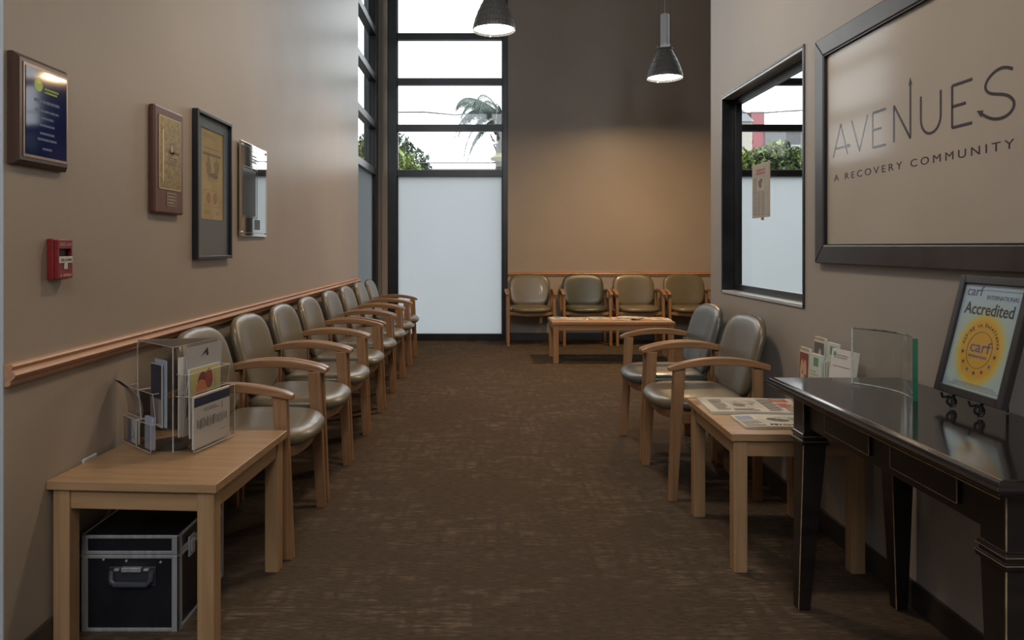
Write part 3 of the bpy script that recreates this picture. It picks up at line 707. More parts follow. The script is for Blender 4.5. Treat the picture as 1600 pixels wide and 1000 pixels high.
for P_ in (n_, l_, r_): g.tube([P_ + Vector((0, 0, .012)), P_ + Vector((0, 0, .352))], .0018, 6)
g.tube([n_ + Vector((0, 0, .352)), r_ + Vector((0, 0, .352)), l_ + Vector((0, 0, .352)), n_ + Vector((0, 0, .352))], .0013, 5); g.build('edge_glow', ACRE, e)

def sheet(name, label, cat, base, d, n, w_, h, t, mat, fn=None, lean=0, curl=0, group=None, skew=0):
    """upright printed piece: base = bottom centre (world), d = reading direction seen from outside, n = outward normal"""
    M = Matrix(((d.x, 0, n.x, base.x), (d.y, 0, n.y, base.y), (0, 1, 0, base.z), (0, 0, 0, 1)))   # local x->d, local y->up, local z->n
    e2 = tag(empty(name), label, cat, group); e2.matrix_world = Matrix.Translation(base)
    Mi = Matrix.Translation(-base) @ M
    def bend(v):
        x, y, z = v; k = y / h; return (x + skew * k, y, z - lean * k + curl * (4 * k * (k - 1) * .5 + k * k))
    b = MB(); N = 8; vs = []; fs = []
    for i in range(N + 1):
        y = h * i / N
        for (x, z) in ((-w_ / 2, -t), (w_ / 2, -t), (w_ / 2, 0), (-w_ / 2, 0)): vs.append(bend((x, y, z)))
    for i in range(N):
        for k in range(4): fs.append((4 * i + k, 4 * i + (k + 1) % 4, 4 * i + 4 + (k + 1) % 4, 4 * i + 4 + k))
    fs += [(3, 2, 1, 0), (4 * N, 4 * N + 1, 4 * N + 2, 4 * N + 3)]
    b.add(vs, fs, M=Mi); b.build('pages', mat, e2, smooth=True)
    if fn:
        p = MB(); fn(p, w_, h, Matrix.Identity(4)); p.v = [tuple(Mi @ Vector(bend((x, y, z + .0003)))) for (x, y, z) in p.v]; p.build('print', None, e2)
    return e2
def onface(a, b, d, n, s, off, z): 
    P_ = a.lerp(b, s) + n * off + ctr; return Vector((P_.x, P_.y, TZ + z))
NAVY = flat((.035, .045, .09)); ORG = flat((.60, .22, .10)); YEL = flat((.52, .46, .20)); TAN = flat((.40, .34, .21)); DKR = flat((.20, .05, .04)); WHT = flat((.62, .59, .56), .5); LB = flat((.32, .36, .45)); GR = flat((.36, .34, .33), .5)
dRr = dR           # for the right face, outside viewer's left-to-right is n_ -> r_
def f_band(p, w_, h, M):
    rect(p, -w_ / 2, h - .036, w_ / 2, h - .006, NAVY, M); lines(p, -w_ * .25, h - .060, w_ * .18, h - .046, 2, M, flat((.3, .28, .26)))
    rect(p, w_ * .26, h - .066, w_ * .275, h - .044, flat((.12, .1, .1)), M)
    for k in range(22): x = -w_ * .42 + k * w_ * .84 / 22; rect(p, x, h - .115 + random.uniform(0, .008), x + w_ * random.uniform(.008, .020), h - .082 + random.uniform(-.006, .006), flat((.06, .06, .07)), M)
    lines(p, w_ * .2, .030, w_ * .38, .036, 1, M, G1)
sheet('booklet', 'white booklet with a navy band in the lower front pocket of the brochure tower', 'booklet', onface(n_, r_, dR, nR, .53, .056, .0155), dR, nR, .205, .172, .008, WHT, f_band)
def f_person(p, w_, h, M):
    rect(p, -w_ / 2 + .004, .005, w_ / 2 - .004, h - .004, YEL, M)
    blob(p, -.015, h * .74, .030, .042, DKR, M, .0003, 16, .05); blob(p, -.022, h * .64, .034, .040, ORG, M, .0004, 16, .05); blob(p, .02, h * .80, .022, .034, flat((.30, .08, .05)), M, .0005, 16, .05)
    blob(p, -.02, h * .38, .058, .058, ORG, M, .0005, 18, .06); blob(p, .02, h * .36, .035, .050, flat((.55, .33, .10)), M, .0006, 18, .06); rect(p, .052, h * .5, .056, h * .9, G1, M, .0006)
sheet('magazine', 'magazine with an orange figure on a yellow cover in the brochure tower', 'magazine', onface(n_, r_, dR, nR, .54, .030, .045), dR, nR, .175, .228, .006, GLOSSP, f_person, lean=.004)
def f_sheet(p, w_, h, M):
    p.add([(-.025, h - .040, .0003), (.012, h - .010, .0003), (.020, h - .036, .0003), (.008, h - .040, .0003), (.004, h - .028, .0003)], [(0, 1, 2, 3, 4)], INK, M)
    lines(p, -w_ * .47, .12, -w_ * .36, h - .10, 7, M, G1)
    for k in range(6): rect(p, -w_ * .45 + .003 * k, .06 + .012 * k, -w_ * .40 + .003 * k, .10 + .012 * k, G2, M)
sheet('flyer', 'grey-white flyer with a small black arrow emblem, tallest sheet in the brochure tower', 'flyer', onface(n_, r_, dR, nR, .50, .018, .055), dR, nR, .20, .288, .002, GR, f_sheet, lean=.004, skew=.03)
sheet('backing_sheet', 'plain white sheet behind the flyer in the brochure tower', 'paper', onface(n_, r_, dR, nR, .47, .008, .055), dR, nR, .20, .26, .003, WHT)
dLr = -dL         # outside viewer reads from l_ to n_
gg = 'leaflets in the left face of the brochure tower'
def f_dark(p, w_, h, M): rect(p, -w_ / 2 + .003, h * .45, w_ / 2 - .003, h - .003, flat((.03, .03, .045)), M); rect(p, -w_ / 2 + .003, .01, w_ / 2 - .003, h * .45, flat((.22, .19, .17)), M)
sheet('leaflet', 'dark covered tall leaflet at the front edge of the brochure tower', 'leaflet', onface(n_, l_, dL, nL, .26, .024, .09), dLr, nL, .085, .205, .004, GR, f_dark, group=gg)
sheet('leaflet', 'pale blue tall leaflet just behind the dark one in the brochure tower', 'leaflet', onface(n_, l_, dL, nL, .22, .014, .09), dLr, nL, .085, .218, .003, LB, group=gg)
def f_bcard(p, w_, h, M):
    rect(p, -w_ / 2, 0, -w_ * .15, h, flat((.16, .15, .25)), M); p.tube([(.0, h * .25, .001), (.012, h * .28, .001), (.016, h * .45, .001), (.004, h * .6, .001), (-.004, h * .8, .001)], .003, 5, LB, M)
sheet('business_card', 'white card with a blue swirl in the lower left pocket of the brochure tower', 'card', onface(n_, l_, dL, nL, .74, .044, .0155), dLr, nL, .088, .078, .004, WHT, f_bcard, group=gg)
sheet('business_card', 'pale blue card stack at the lower pocket nearest the tower corner', 'card', onface(n_, l_, dL, nL, .32, .042, .0155), dLr, nL, .055, .105, .012, LB, group=gg)
def f_curl(p, w_, h, M): rect(p, -w_ / 2, h - .03, w_ / 2, h, flat((.03, .025, .03)), M)
sheet('leaflet', 'curled brown leaflet with a black top leaning out of the tower toward the wall', 'leaflet', onface(n_, l_, dL, nL, .86, .030, .055), dLr, nL, .060, .175, .003, flat((.38, .33, .30)), f_curl, curl=.055, group=gg)

# ================================================================== BROCHURE RACK on the right side table
gx = 'pamphlets in the rack beside the black console'
e = tag(empty('pamphlet_rack', (1.325, 2.80, .505)), 'low clear pamphlet rack against the wall, behind the far end of the black console', 'rack')
m = MB(); m.box(-.062, -.175, 0, .062, .175, .004); m.box(.056, -.175, .004, .060, .175, .24); m.box(-.062, -.175, .004, -.059, .175, .10); m.box(-.002, -.175, .004, .001, .175, .16)
for y in (-.175, .0, .172): m.box(-.059, y, .004, .056, y + .003, .10)
m.build('rack_body', ACRY, e)
dX, nX = Vector((0, -1, 0)), Vector((-1, 0, 0))
def f_ph(c):
    def fn(p, w_, h, M): photo(p, -w_ / 2 + .003, .01, w_ / 2 - .003, h - .02, c, M, 7); rect(p, -w_ / 2, h - .012, w_ / 2, h, TAN, M)
    return fn
def f_gw(p, w_, h, M): rect(p, -w_ * .1, h - .045, w_ * .4, h - .012, flat((.12, .26, .18)), M); lines(p, -w_ * .4, h * .45, w_ * .4, h * .75, 6, M, flat((.35, .38, .34))); blob(p, 0, h * .3, w_ * .3, h * .12, G1, M)
PGW = flat((.52, .56, .49), .45)
sheet('pamphlet', 'pamphlet with a dark photo and pink cover, far end of the rack front row', 'pamphlet', Vector((1.285, 2.925, .512)), dX, nX, .085, .258, .010, GLOSSP, f_ph([DKR, SK, G2, G3]), lean=.01, group=gx)
sheet('pamphlet', 'pale green pamphlet in the middle of the rack front row', 'pamphlet', Vector((1.285, 2.835, .512)), dX, nX, .080, .245, .018, PGW, f_gw, lean=.01, group=gx)
sheet('pamphlet', 'pamphlet with a dark photo cover in the rack back row', 'pamphlet', Vector((1.345, 2.925, .512)), dX, nX, .090, .300, .010, GLOSSP, f_ph([G2, G3, DKR, G1]), lean=.01, group=gx)
sheet('pamphlet', 'green and white pamphlet in the rack back row', 'pamphlet', Vector((1.345, 2.825, .512)), dX, nX, .080, .290, .016, PGW, f_gw, lean=.01, group=gx)
for k, lab in enumerate(('nearest thin pamphlet of the fanned stack in the rack', 'second thin pamphlet of the fanned stack in the rack', 'third, middle thin pamphlet of the fanned stack', 'fourth thin pamphlet of the fanned stack in the rack', 'farthest thin pamphlet of the fanned stack in the rack')):
    sheet('pamphlet', lab, 'pamphlet', Vector((1.318 - .004 * k, 2.765 + .012 * k, .512)), dX, nX, .05, .235 - .004 * k, .002, PGW, group=gx)
def f_card(p, w_, h, M): lines(p, -w_ * .4, h * .84, w_ * .3, h * .92, 2, M, G1); rect(p, -w_ * .4, h * .70, w_ * .25, h * .715, G1, M); lines(p, -w_ * .4, h * .4, w_ * .2, h * .5, 2, M, G3); rect(p, -w_ * .42, h * .10, w_ * .35, h * .125, G2, M); rect(p, -w_ * .43, h * .88, -w_ * .33, h * .95, flat((.2, .32, .25)), M)
sheet('appointment_card', 'large tilted white printed card at the near end of the pamphlet rack', 'card', Vector((1.302, 2.665, .585)), Vector((.16, -.987, 0)).normalized(), Vector((-.987, -.16, 0)).normalized(), .15, .215, .003, flat((.66, .64, .63), .5), f_card, lean=.01, skew=.03)

# ================================================================== GLASS AWARD
e = tag(empty('glass_award', (1.20, 2.19, .74)), 'curved clear glass award with a green edge standing on the black console', 'award')
A, B = Vector((1.185 - 1.20, 2.318 - 2.19)), Vector((1.222 - 1.20, 2.052 - 2.19)); N = 20; vs = []; fs = []
dv = (B - A).normalized(); nn = Vector((-dv.y, dv.x)); 
if nn.x < 0: nn = -nn
for i in range(N + 1):
    t = i / N; P_ = A.lerp(B, t) + nn * .042 * (4 * t * (1 - t)); q = nn * .0075
    zt = .178
    vs += [(P_.x - q.x, P_.y - q.y, .0005), (P_.x + q.x, P_.y + q.y, .0005), (P_.x + q.x, P_.y + q.y, zt), (P_.x - q.x, P_.y - q.y, zt)]
for i in range(N):
    for k in range(4): fs.append((4 * i + k, 4 * i + (k + 1) % 4, 4 * i + 4 + (k + 1) % 4, 4 * i + 4 + k))
fs += [(3, 2, 1, 0), (4 * N, 4 * N + 1, 4 * N + 2, 4 * N + 3)]
MB().add(vs, fs).build('curved_glass', glass_mat('award_glass', (.93, .955, .945), 1.62), e, smooth=True)
EDG = noise_mat('glass_edge_glint', (.40, .43, .41), (.55, .58, .56), (40, 40, 40), 2, .1, spec=.6); DKE = noise_mat('dark_glass_edge', (.06, .08, .075), (.20, .23, .22), (40, 40, 9), 2, .1, spec=.6)  # light caught in the glass edges, painted into the rim colours
def arc(z, rad, mat, i0=0, i1=N, side=0):
    m = MB(); m.tube([Vector(vs[4 * i + side]).lerp(Vector(vs[4 * i + 1]), .5 if side == 0 else 0) * 1 + Vector((0, 0, z)) for i in range(i0, i1 + 1)], rad, 6); return m
arc(.0015, .0022, EDG).build('bottom_rim', EDG, e, smooth=True); arc(.178, .0030, DKE).build('top_rim', DKE, e, smooth=True)
MB().tube([Vector(vs[0]) + Vector((0, 0, .001)), Vector(vs[3])], .0028, 6).build('side_rim', EDG, e, smooth=True)
GE = bpy.data.materials.new('green_glass_edge'); GE.use_nodes = True; p = GE.node_tree.nodes['Principled BSDF']; p.inputs['Base Color'].default_value = (.02, .16, .09, 1); p.inputs['Roughness'].default_value = .12; p.inputs['Transmission Weight'].default_value = .35
last = vs[-4:]; dd = Vector((dv.x, dv.y, 0)) * .0015
MB().hexa([Vector(last[0]), Vector(last[1]), Vector(last[1]) + dd, Vector(last[0]) + dd], [Vector(last[3]), Vector(last[2]), Vector(last[2]) + dd, Vector(last[3]) + dd]).build('bevelled_edge', GE, e)['label'] = 'green bevelled glass edge'

# ================================================================== ACCREDITATION FRAME ON EASEL
IRON = flat((.012, .011, .012), .4, .3)
fy, fx, fz = 1.905, 1.272, .778
e = tag(empty('framed_certificate', (fx, fy, fz), rot=None), 'black framed accreditation certificate with a yellow sun seal, leaning on an easel', 'frame')
# local: x reading (-Y world), y up the picture, z out (-X world); leaning back 14 degrees
a = R(14)
Mf = Matrix(((0, math.sin(a), -math.cos(a), 0), (-1, 0, 0, 0), (0, math.cos(a), math.sin(a), 0), (0, 0, 0, 1)))
FW, FH, ft = .268, .330, .022
f = MB()
for (xa, ya, xb, yb) in ((-FW / 2, 0, -FW / 2 + ft, FH), (FW / 2 - ft, 0, FW / 2, FH), (-FW / 2 + ft, 0, FW / 2 - ft, ft), (-FW / 2 + ft, FH - ft, FW / 2 - ft, FH)): f.box(xa, ya, -.010, xb, yb, .008, M=Mf)
f.build('frame', flat((.022, .019, .020), .35), e, bevel=.002)
def sunmat():
    m, nt, p = nodes('certificate_print'); setup(p, .22, spec=.5, coat=.3); tc = nt.nodes.new('ShaderNodeTexCoord')
    # radial print around the seal, measured in the picture's own plane (object Y / Z)
    sp = nt.nodes.new('ShaderNodeSeparateXYZ'); nt.links.new(tc.outputs['Object'], sp.inputs[0])
    def mth(op, A_, B_):
        k = nt.nodes.new('ShaderNodeMath'); k.operation = op
        for i, q in enumerate((A_, B_)):
            if isinstance(q, (int, float)): k.inputs[i].default_value = q
            else: nt.links.new(q, k.inputs[i])
        return k.outputs[0]
    dy = mth('MULTIPLY', mth('ADD', sp.outputs['Y'], .0), 1.0); dz = mth('MULTIPLY', mth('SUBTRACT', sp.outputs['Z'], .132 * math.cos(a)), .93)
    rr = mth('SQRT', mth('ADD', mth('MULTIPLY', dy, dy), mth('MULTIPLY', dz, dz)), 0)
    cr = nt.nodes.new('ShaderNodeValToRGB'); k = mth('MULTIPLY', rr, 5.35); nt.links.new(k, cr.inputs[0])
    el = cr.color_ramp.elements; el[0].position = .0; el[0].color = (.62, .36, .06, 1); el[1].position = .80; el[1].color = (.42, .57, .70, 1)
    for pos, c in ((.36, (.66, .38, .05)), (.41, (.70, .46, .07)), (.45, (.55, .52, .20)), (.53, (.44, .56, .55))):
        n = el.new(pos); n.color = (*c, 1)
    nt.links.new(cr.outputs[0], p.inputs['Base Color']); return m
MB().box(-FW / 2 + ft, ft, -.004, FW / 2 - ft, FH - ft, .001, M=Mf).build('certificate', sunmat(), e)
pr = MB(); PU = flat((.13, .11, .26)); DK = flat((.05, .06, .08)); GY = flat((.25, .28, .36))
def T(x, y, rot=0, z=.0012): return Mf @ Matrix.Translation((x, y, z)) @ Matrix.Rotation(rot, 4, 'Z')
pr.text('carf', .038, T(-.070, .2760), PU, width=.062); pr.text('INTERNATIONAL', .0165, T(.040, .2690), flat((.12, .13, .22)), width=.118)
pr.box(-.036, .2925, .0012, .108, .2940, .0016, GY, Mf)
pr.text('Accredited', .046, T(0, .226), DK, width=.186, bold=.0005)
pr.text('carf', .044, T(0, .126), PU, width=.076); pr.box(.018, .1440, .0012, .052, .1453, .0016, PU, Mf); pr.text('INTERNATIONAL', .010, T(0, .111), PU, width=.070)
s_ = 'ASPIRE to Excellence'
for i, ch in enumerate(s_):
    if ch == ' ': continue
    an = R(90 + 78 - i * 156 / (len(s_) - 1)); pr.text(ch, .015, T(.062 * math.cos(an), .132 + .062 * math.sin(an) * 1.02, an - R(90)), DK)
ring = [(.047 * math.cos(2 * math.pi * k / 40), .132 + .049 * math.sin(2 * math.pi * k / 40), .0012) for k in range(41)]
pr.tube(ring, .0006, 4, DK, Mf)
def star(cx, cy, r, m):
    vs = [(cx + (r if k % 2 == 0 else r * .42) * math.sin(k * math.pi / 5), cy + (r if k % 2 == 0 else r * .42) * math.cos(k * math.pi / 5), .0014) for k in range(10)] + [(cx, cy, .0014)]
    pr.add(vs, [(10, k, (k + 1) % 10) for k in range(10)], m, Mf)
for i in range(7):
    an = R(190 + i * 160 / 6); star(.062 * math.cos(an), .132 + .062 * math.sin(an), .0075, [DK, DKR, PU][i % 3])
for k, (w2, y) in enumerate(((.075, .040), (.085, .0355), (.10, .030))): lines(pr, -w2 + .01, y - .0015, w2 + .01, y + .0015, 1, Mf, GY, .7, .0013, .04)
pr.build('print', None, e)
MB().box(-FW / 2 + ft, ft, .0022, FW / 2 - ft, FH - ft, .0032, M=Mf).build('glass', glass_mat('picture_glass', (.96, .97, .97), 1.35), e)
# easel
e = tag(empty('display_easel', (fx, fy, .74)), 'black wrought iron easel with scroll feet on the console', 'easel')
def scroll(cx, y, r, n=14, turns=1.25, sgn=1):
    return [(cx + sgn * (r * (1 - .55 * k / n)) * math.cos(R(-90) + 2 * math.pi * turns * k / n) , y, r + (r * (1 - .55 * k / n)) * math.sin(R(-90) + 2 * math.pi * turns * k / n) + .004) for k in range(n + 1)]
for y in (-.055, .055):
    m = MB(); m.tube([(.080, y * .5, .29), (.010, y, .055), (-.004, y, .030), (-.012, y, .034), (-.030, y, .032), (-.034, y, .045)], .0035, 7)
    m.build('support_arm', IRON, e, smooth=True)
    m = MB(); m.tube([(.006, y, .044), (-.004, y, .026)] + scroll(-.008, y, .0155), .0035, 7); m.build('scroll_foot', IRON, e, smooth=True)
m = MB(); m.tube([(.080, .0275, .29), (.088, 0, .30), (.080, -.0275, .29)], .003, 7); m.tube([(.010, -.055, .056), (.010, .055, .056)], .003, 7); m.build('crossbar', IRON, e, smooth=True)
m = MB(); m.tube([(.087, 0, .298), (.104, 0, .10), (.106, 0, .004)], .0035, 7); m.build('rear_strut', IRON, e, smooth=True)

# ================================================================== WALL SIGN (right wall)
e = tag(empty('framed_wall_sign', (XR, 2.36, 1.57)), 'large dark framed sign reading AVENUES A RECOVERY COMMUNITY on the right wall', 'sign')
Ms = Matrix(((0, 0, -1, 0), (-1, 0, 0, 0), (0, 1, 0, 0), (0, 0, 0, 1)))      # x -> -Y, y -> up, z -> -X
sx0, sx1, sy0, sy1 = -.67, .70, -.46, .465; fw = .074
SF = noise_mat('dark_brown_sign_frame', (.032, .026, .026), (.050, .042, .042), (8, 8, 8), 4, .30, spec=.5)
def bar(pts, name='frame_bar'):
    m = MB(); z0, z1 = 0, .022; P4 = pts; c = Vector((sum(p[0] for p in P4) / 4, sum(p[1] for p in P4) / 4))
    m.hexa([(x, y, z0) for x, y in P4], [(x, y, z1) for x, y in P4], M=Ms); m.build(name, SF, e, bevel=.004)
bar([(sx0, sy0), (sx1, sy0), (sx1 - fw, sy0 + fw), (sx0 + fw, sy0 + fw)]); bar([(sx0, sy1), (sx0 + fw, sy1 - fw), (sx1 - fw, sy1 - fw), (sx1, sy1)])
bar([(sx0, sy0), (sx0 + fw, sy0 + fw), (sx0 + fw, sy1 - fw), (sx0, sy1)]); bar([(sx1, sy0), (sx1, sy1), (sx1 - fw, sy1 - fw), (sx1 - fw, sy0 + fw)])
q = MB(); qf = fw - .001
for (xa, ya, xb, yb) in ((sx0 + qf, sy0 + qf, sx0 + qf + .006, sy1 - qf), (sx1 - qf - .006, sy0 + qf, sx1 - qf, sy1 - qf), (sx0 + qf, sy0 + qf, sx1 - qf, sy0 + qf + .006), (sx0 + qf, sy1 - qf - .006, sx1 - qf, sy1 - qf)): q.box(xa, ya, .002, xb, yb, .018, M=Ms)
q.build('inner_lip', flat((.010, .010, .010), .3), e)
SIGN = noise_mat('greige_sign_panel', (.50, .45, .385), (.54, .485, .42), (2, 2, 2), 3, .5, spec=.3)
MB().box(sx0 + fw, sy0 + fw, .001, sx1 - fw, sy1 - fw, .006, M=Ms).build('sign_panel', SIGN, e)
MB().box(sx0 + fw, sy0 + fw, .0082, sx1 - fw, sy1 - fw, .0092, M=Ms).build('glass', glass_mat('sign_glass', (.98, .98, .98), 1.26, .11, .45), e)
lt = MB(); zb, zt = 1.535 - 1.57, 1.660 - 1.57; Y = lambda v: 2.36 - v
LK = flat((.035, .022, .040), .5)
def stroke(pts, r=.0042):
    # flat ribbon with mitred joins
    P2 = [Vector((Y(a_) if True else 0, b_)) for a_, b_ in pts]; vs = []; n = len(P2)
    for i, p in enumerate(P2):
        t = (P2[min(i + 1, n - 1)] - P2[max(i - 1, 0)]).normalized(); s2 = Vector((-t.y, t.x)) * r
        for z in (.0062, .0070): vs += [(p.x - s2.x, p.y - s2.y, z), (p.x + s2.x, p.y + s2.y, z)]
    fs = []
    for i in range(n - 1):
        a0 = 4 * i; b0 = 4 * i + 4; fs += [(a0, a0 + 1, b0 + 1, b0), (a0 + 2, b0 + 2, b0 + 3, a0 + 3), (a0, b0, b0 + 2, a0 + 2), (a0 + 1, a0 + 3, b0 + 3, b0 + 1)]
    fs += [(0, 2, 3, 1), (4 * n - 4, 4 * n - 3, 4 * n - 1, 4 * n - 2)]
    lt.add(vs, fs, LK, Ms)
def arrow(y, z, dx, dz, s=.016):
    p = Vector((Y(y), z)); d = Vector((dx, dz)).normalized(); n = Vector((-d.y, d.x)); a_, b_, c_ = p + d * s, p - d * s * .5 + n * s * .62, p - d * s * .5 - n * s * .62
    lt.add([(v.x, v.y, zz) for zz in (.0062, .0072) for v in (a_, b_, c_)], [(0, 2, 1), (3, 4, 5), (0, 1, 4, 3), (1, 2, 5, 4), (2, 0, 3, 5)], LK, Ms)
h = zt - zb
stroke([(2.90, zb), (2.838, zt)]); stroke([(2.838, zt), (2.785, zb)]); stroke([(2.885, zb + h * .26), (2.772, zb + h * .26)]); arrow(2.775, zb + h * .26, 1, 0)
stroke([(2.755, zt), (2.697, zb)]); stroke([(2.697, zb), (2.640, zt)])
for (ya, yb) in ((2.605, 2.520), (2.163, 2.074)):
    stroke([(ya, zb), (ya, zt)]); 
    for k, yy in ((0, yb), (.5, yb + .028), (1, yb)): stroke([(ya, zb + h * k), (yy, zb + h * k)])
stroke([(2.470, zb), (2.470, zt)]); stroke([(2.470, zt), (2.375, zb)]); stroke([(2.375, zb), (2.375, zt + .055)]); arrow(2.375, zt + .058, 0, 1)
stroke([(2.318, zt)] + [(2.2675 + .0505 * math.cos(t), zb + .0505 - .0505 * math.sin(t)) for t in [math.pi * k / 14 for k in range(15)]] + [(2.217, zt)])
# S with an arrow tail
S = []
cy_, r1 = 1.960, .031
for k in range(0, 17): t = R(35 + k * 14.7); S.append((cy_ - .048 * math.cos(t), zb + h - r1 + r1 * math.sin(t)))
S = [(1.915, zt - .010), (1.930, zt - .002), (1.955, zt + .004), (1.985, zt - .001), (2.012, zt - .017), (2.022, zt - .036), (2.010, zt - .053), (1.985, zt - .062), (1.955, zt - .068), (1.928, zt - .078), (1.910, zt - .095), (1.910, zt - .112), (1.925, zt - .126), (1.950, zt - .133), (1.980, zt - .132), (2.010, zt - .122), (2.035, zt - .107)]
def smooth_pts(P_, it=2):
    for _ in range(it):
        Q = [P_[0]]
        for i in range(len(P_) - 1):
            a_, b_ = Vector(P_[i]), Vector(P_[i + 1]); Q += [tuple(a_ * .75 + b_ * .25), tuple(a_ * .25 + b_ * .75)]
        P_ = Q + [P_[-1]]
    return P_
stroke(smooth_pts(S)); arrow(2.040, zt - .103, -1, .55)
M2 = Ms @ Matrix.Translation((Y(2.402), 1.440 - 1.57, .0063)); lt.text('A RECOVERY COMMUNITY', .036, M2, LK, spacing=1.45, width=.985)
lt.build('lettering', None, e)

# ================================================================== LEFT WALL PIECES
Ml = Matrix(((0, 0, 1, 0), (1, 0, 0, 0), (0, 1, 0, 0), (0, 0, 0, 1)))       # x -> +Y, y -> up, z -> +X
def bevslab(mb, w_, h, t, b, M, m=None):
    mb.hexa([(-w_ / 2, -h / 2, 0), (w_ / 2, -h / 2, 0), (w_ / 2, h / 2, 0), (-w_ / 2, h / 2, 0)], [(-w_ / 2, -h / 2, t - b), (w_ / 2, -h / 2, t - b), (w_ / 2, h / 2, t - b), (-w_ / 2, h / 2, t - b)], m, M)
    mb.hexa([(-w_ / 2, -h / 2, t - b), (w_ / 2, -h / 2, t - b), (w_ / 2, h / 2, t - b), (-w_ / 2, h / 2, t - b)], [(-w_ / 2 + b, -h / 2 + b, t), (w_ / 2 - b, -h / 2 + b, t), (w_ / 2 - b, h / 2 - b, t), (-w_ / 2 + b, h / 2 - b, t)], m, M)
def edge_rect(mb, w_, h, t, z, M, m):
    for (xa, ya, xb, yb) in ((-w_ / 2, -h / 2, -w_ / 2 + t, h / 2), (w_ / 2 - t, -h / 2, w_ / 2, h / 2), (-w_ / 2, -h / 2, w_ / 2, -h / 2 + t), (-w_ / 2, h / 2 - t, w_ / 2, h / 2)): mb.box(xa, ya, z, xb, yb, z + .0006, m, M)
# blue plaque
e = tag(empty('blue_award_plaque', (XL, 2.046, 1.552)), 'dark wooden plaque with a glossy blue plate, nearest on the left wall', 'plaque')
m = MB(); bevslab(m, .245, .300, .026, .012, Ml); m.build('wooden_board', wood('walnut', (.045, .022, .016), (.075, .038, .026), 'z', .3), e)
Mb = Ml @ Matrix.Translation((.006, 0, .026)); m = MB(); m.box(-.103, -.128, 0, .103, .128, .002, M=Mb); m.build('metal_border', noise_mat('bronze_metal', (.22, .16, .12), (.30, .22, .17), (20, 20, 20), 3, .3, metal=.6), e)
m = MB(); m.box(-.095, -.120, .002, .095, .120, .0035, M=Mb); m.build('blue_plate', noise_mat('blue_enamel', (.006, .012, .075), (.009, .018, .10), (5, 5, 5), 3, .06, spec=.35), e)
m = MB(); blob(m, -.040, .078, .019, .019, flat((.45, .62, .08), .4), Mb, .0037, 18, .02); o = m.build('round_emblem', None, e); m = MB(); blob(m, -.040, .088, .010, .009, flat((.75, .78, .2), .4), Mb, .0040, 10, .02); m.build('emblem_mark', None, o); m = MB()
LN = flat((.10, .14, .26), .5); lines(m, -.012, .058, .055, .076, 2, Mb, flat((.35, .50, .08)), .6, .0037); lines(m, -.060, .028, .060, .040, 1, Mb, LN, .7, .0037, rag=False)
for k, (w2, y) in enumerate(((.055, .008), (.03, -.012), (.035, -.032), (.034, -.055), (.045, -.072), (.022, -.098))): lines(m, -w2, y - .004, w2, y + .004, 1, Mb, LN, .8, .0037, rag=False)
m.build('engraved_lettering', None, e)
# wood plaque with brass plate
e = tag(empty('brass_award_plaque', (XL, 2.863, 1.515)), 'tall reddish wood plaque with a brass plate, second on the left wall', 'plaque')
m = MB(); m.box(-.13, -.206, 0, .13, .206, .024, M=Ml); m.build('wooden_board', wood('cherry', (.085, .032, .024), (.12, .05, .036), 'z', .3), e, bevel=.006)
Mp = Ml @ Matrix.Translation((.002, .03, .024)); BR = noise_mat('brushed_brass', (.22, .17, .08), (.40, .31, .15), (3, 60, 60), 4, .28, metal=.85)
m = MB(); m.box(-.100, -.142, 0, .100, .142, .0015, M=Mp); m.build('brass_plate', BR, e)
m = MB(); edge_rect(m, .200, .284, .004, .0016, Mp, flat((.55, .45, .26), .3, .5)); 
EN = flat((.12, .07, .035), .5, .2); blob(m, .015, .02, .022, .026, EN, Mp, .0018, 16, .1); blob(m, .015, .024, .014, .017, flat((.42, .30, .16), .4, .4), Mp, .0021, 14, .1); lines(m, -.02, .000, .08, .014, 1, Mp, EN, .8, .0018, rag=False); lines(m, -.02, -.045, .06, -.012, 4, Mp, EN, .35, .0018)
m.box(-.070, -.11, .0016, -.058, .09, .0024, flat((.55, .40, .22), .4, .4), Mp)
m.build('engraving', None, e)
Mq = Ml @ Matrix.Translation((.016, -.150, .024)); m = MB(); m.box(-.044, -.026, 0, .044, .026, .001, flat((.10, .05, .035), .4), Mq); edge_rect(m, .088, .052, .002, .0011, Mq, flat((.5, .42, .25), .3, .5)); lines(m, -.035, -.018, .035, .018, 3, Mq, flat((.4, .32, .2)), .35, .0013); m.build('name_plate', None, e)
# framed document
e = tag(empty('framed_document', (XL, 3.356, 1.452)), 'black framed yellow document with a grey mat, third on the left wall', 'frame')
m = MB(); w2, h2 = .43, .66; t = .015
for (xa, ya, xb, yb) in ((-w2 / 2, -h2 / 2, -w2 / 2 + t, h2 / 2), (w2 / 2 - t, -h2 / 2, w2 / 2, h2 / 2), (-w2 / 2 + t, -h2 / 2, w2 / 2 - t, -h2 / 2 + t), (-w2 / 2 + t, h2 / 2 - t, w2 / 2 - t, h2 / 2)): m.box(xa, ya, 0, xb, yb, .026, M=Ml)
m.build('frame', flat((.016, .016, .020), .3), e, bevel=.002)
m = MB(); iw, ih = .27, .41
W2, H2 = w2 / 2 - t, h2 / 2 - t
oy = .058
for (xa, ya, xb, yb) in ((-W2, -H2, -iw / 2, H2), (iw / 2, -H2, W2, H2), (-iw / 2, -H2, iw / 2, -ih / 2 + oy), (-iw / 2, ih / 2 + oy, iw / 2, H2)): m.box(xa, ya, .004, xb, yb, .010, M=Ml)
m.build('mat_board', flat((.10, .14, .195), .35), e)
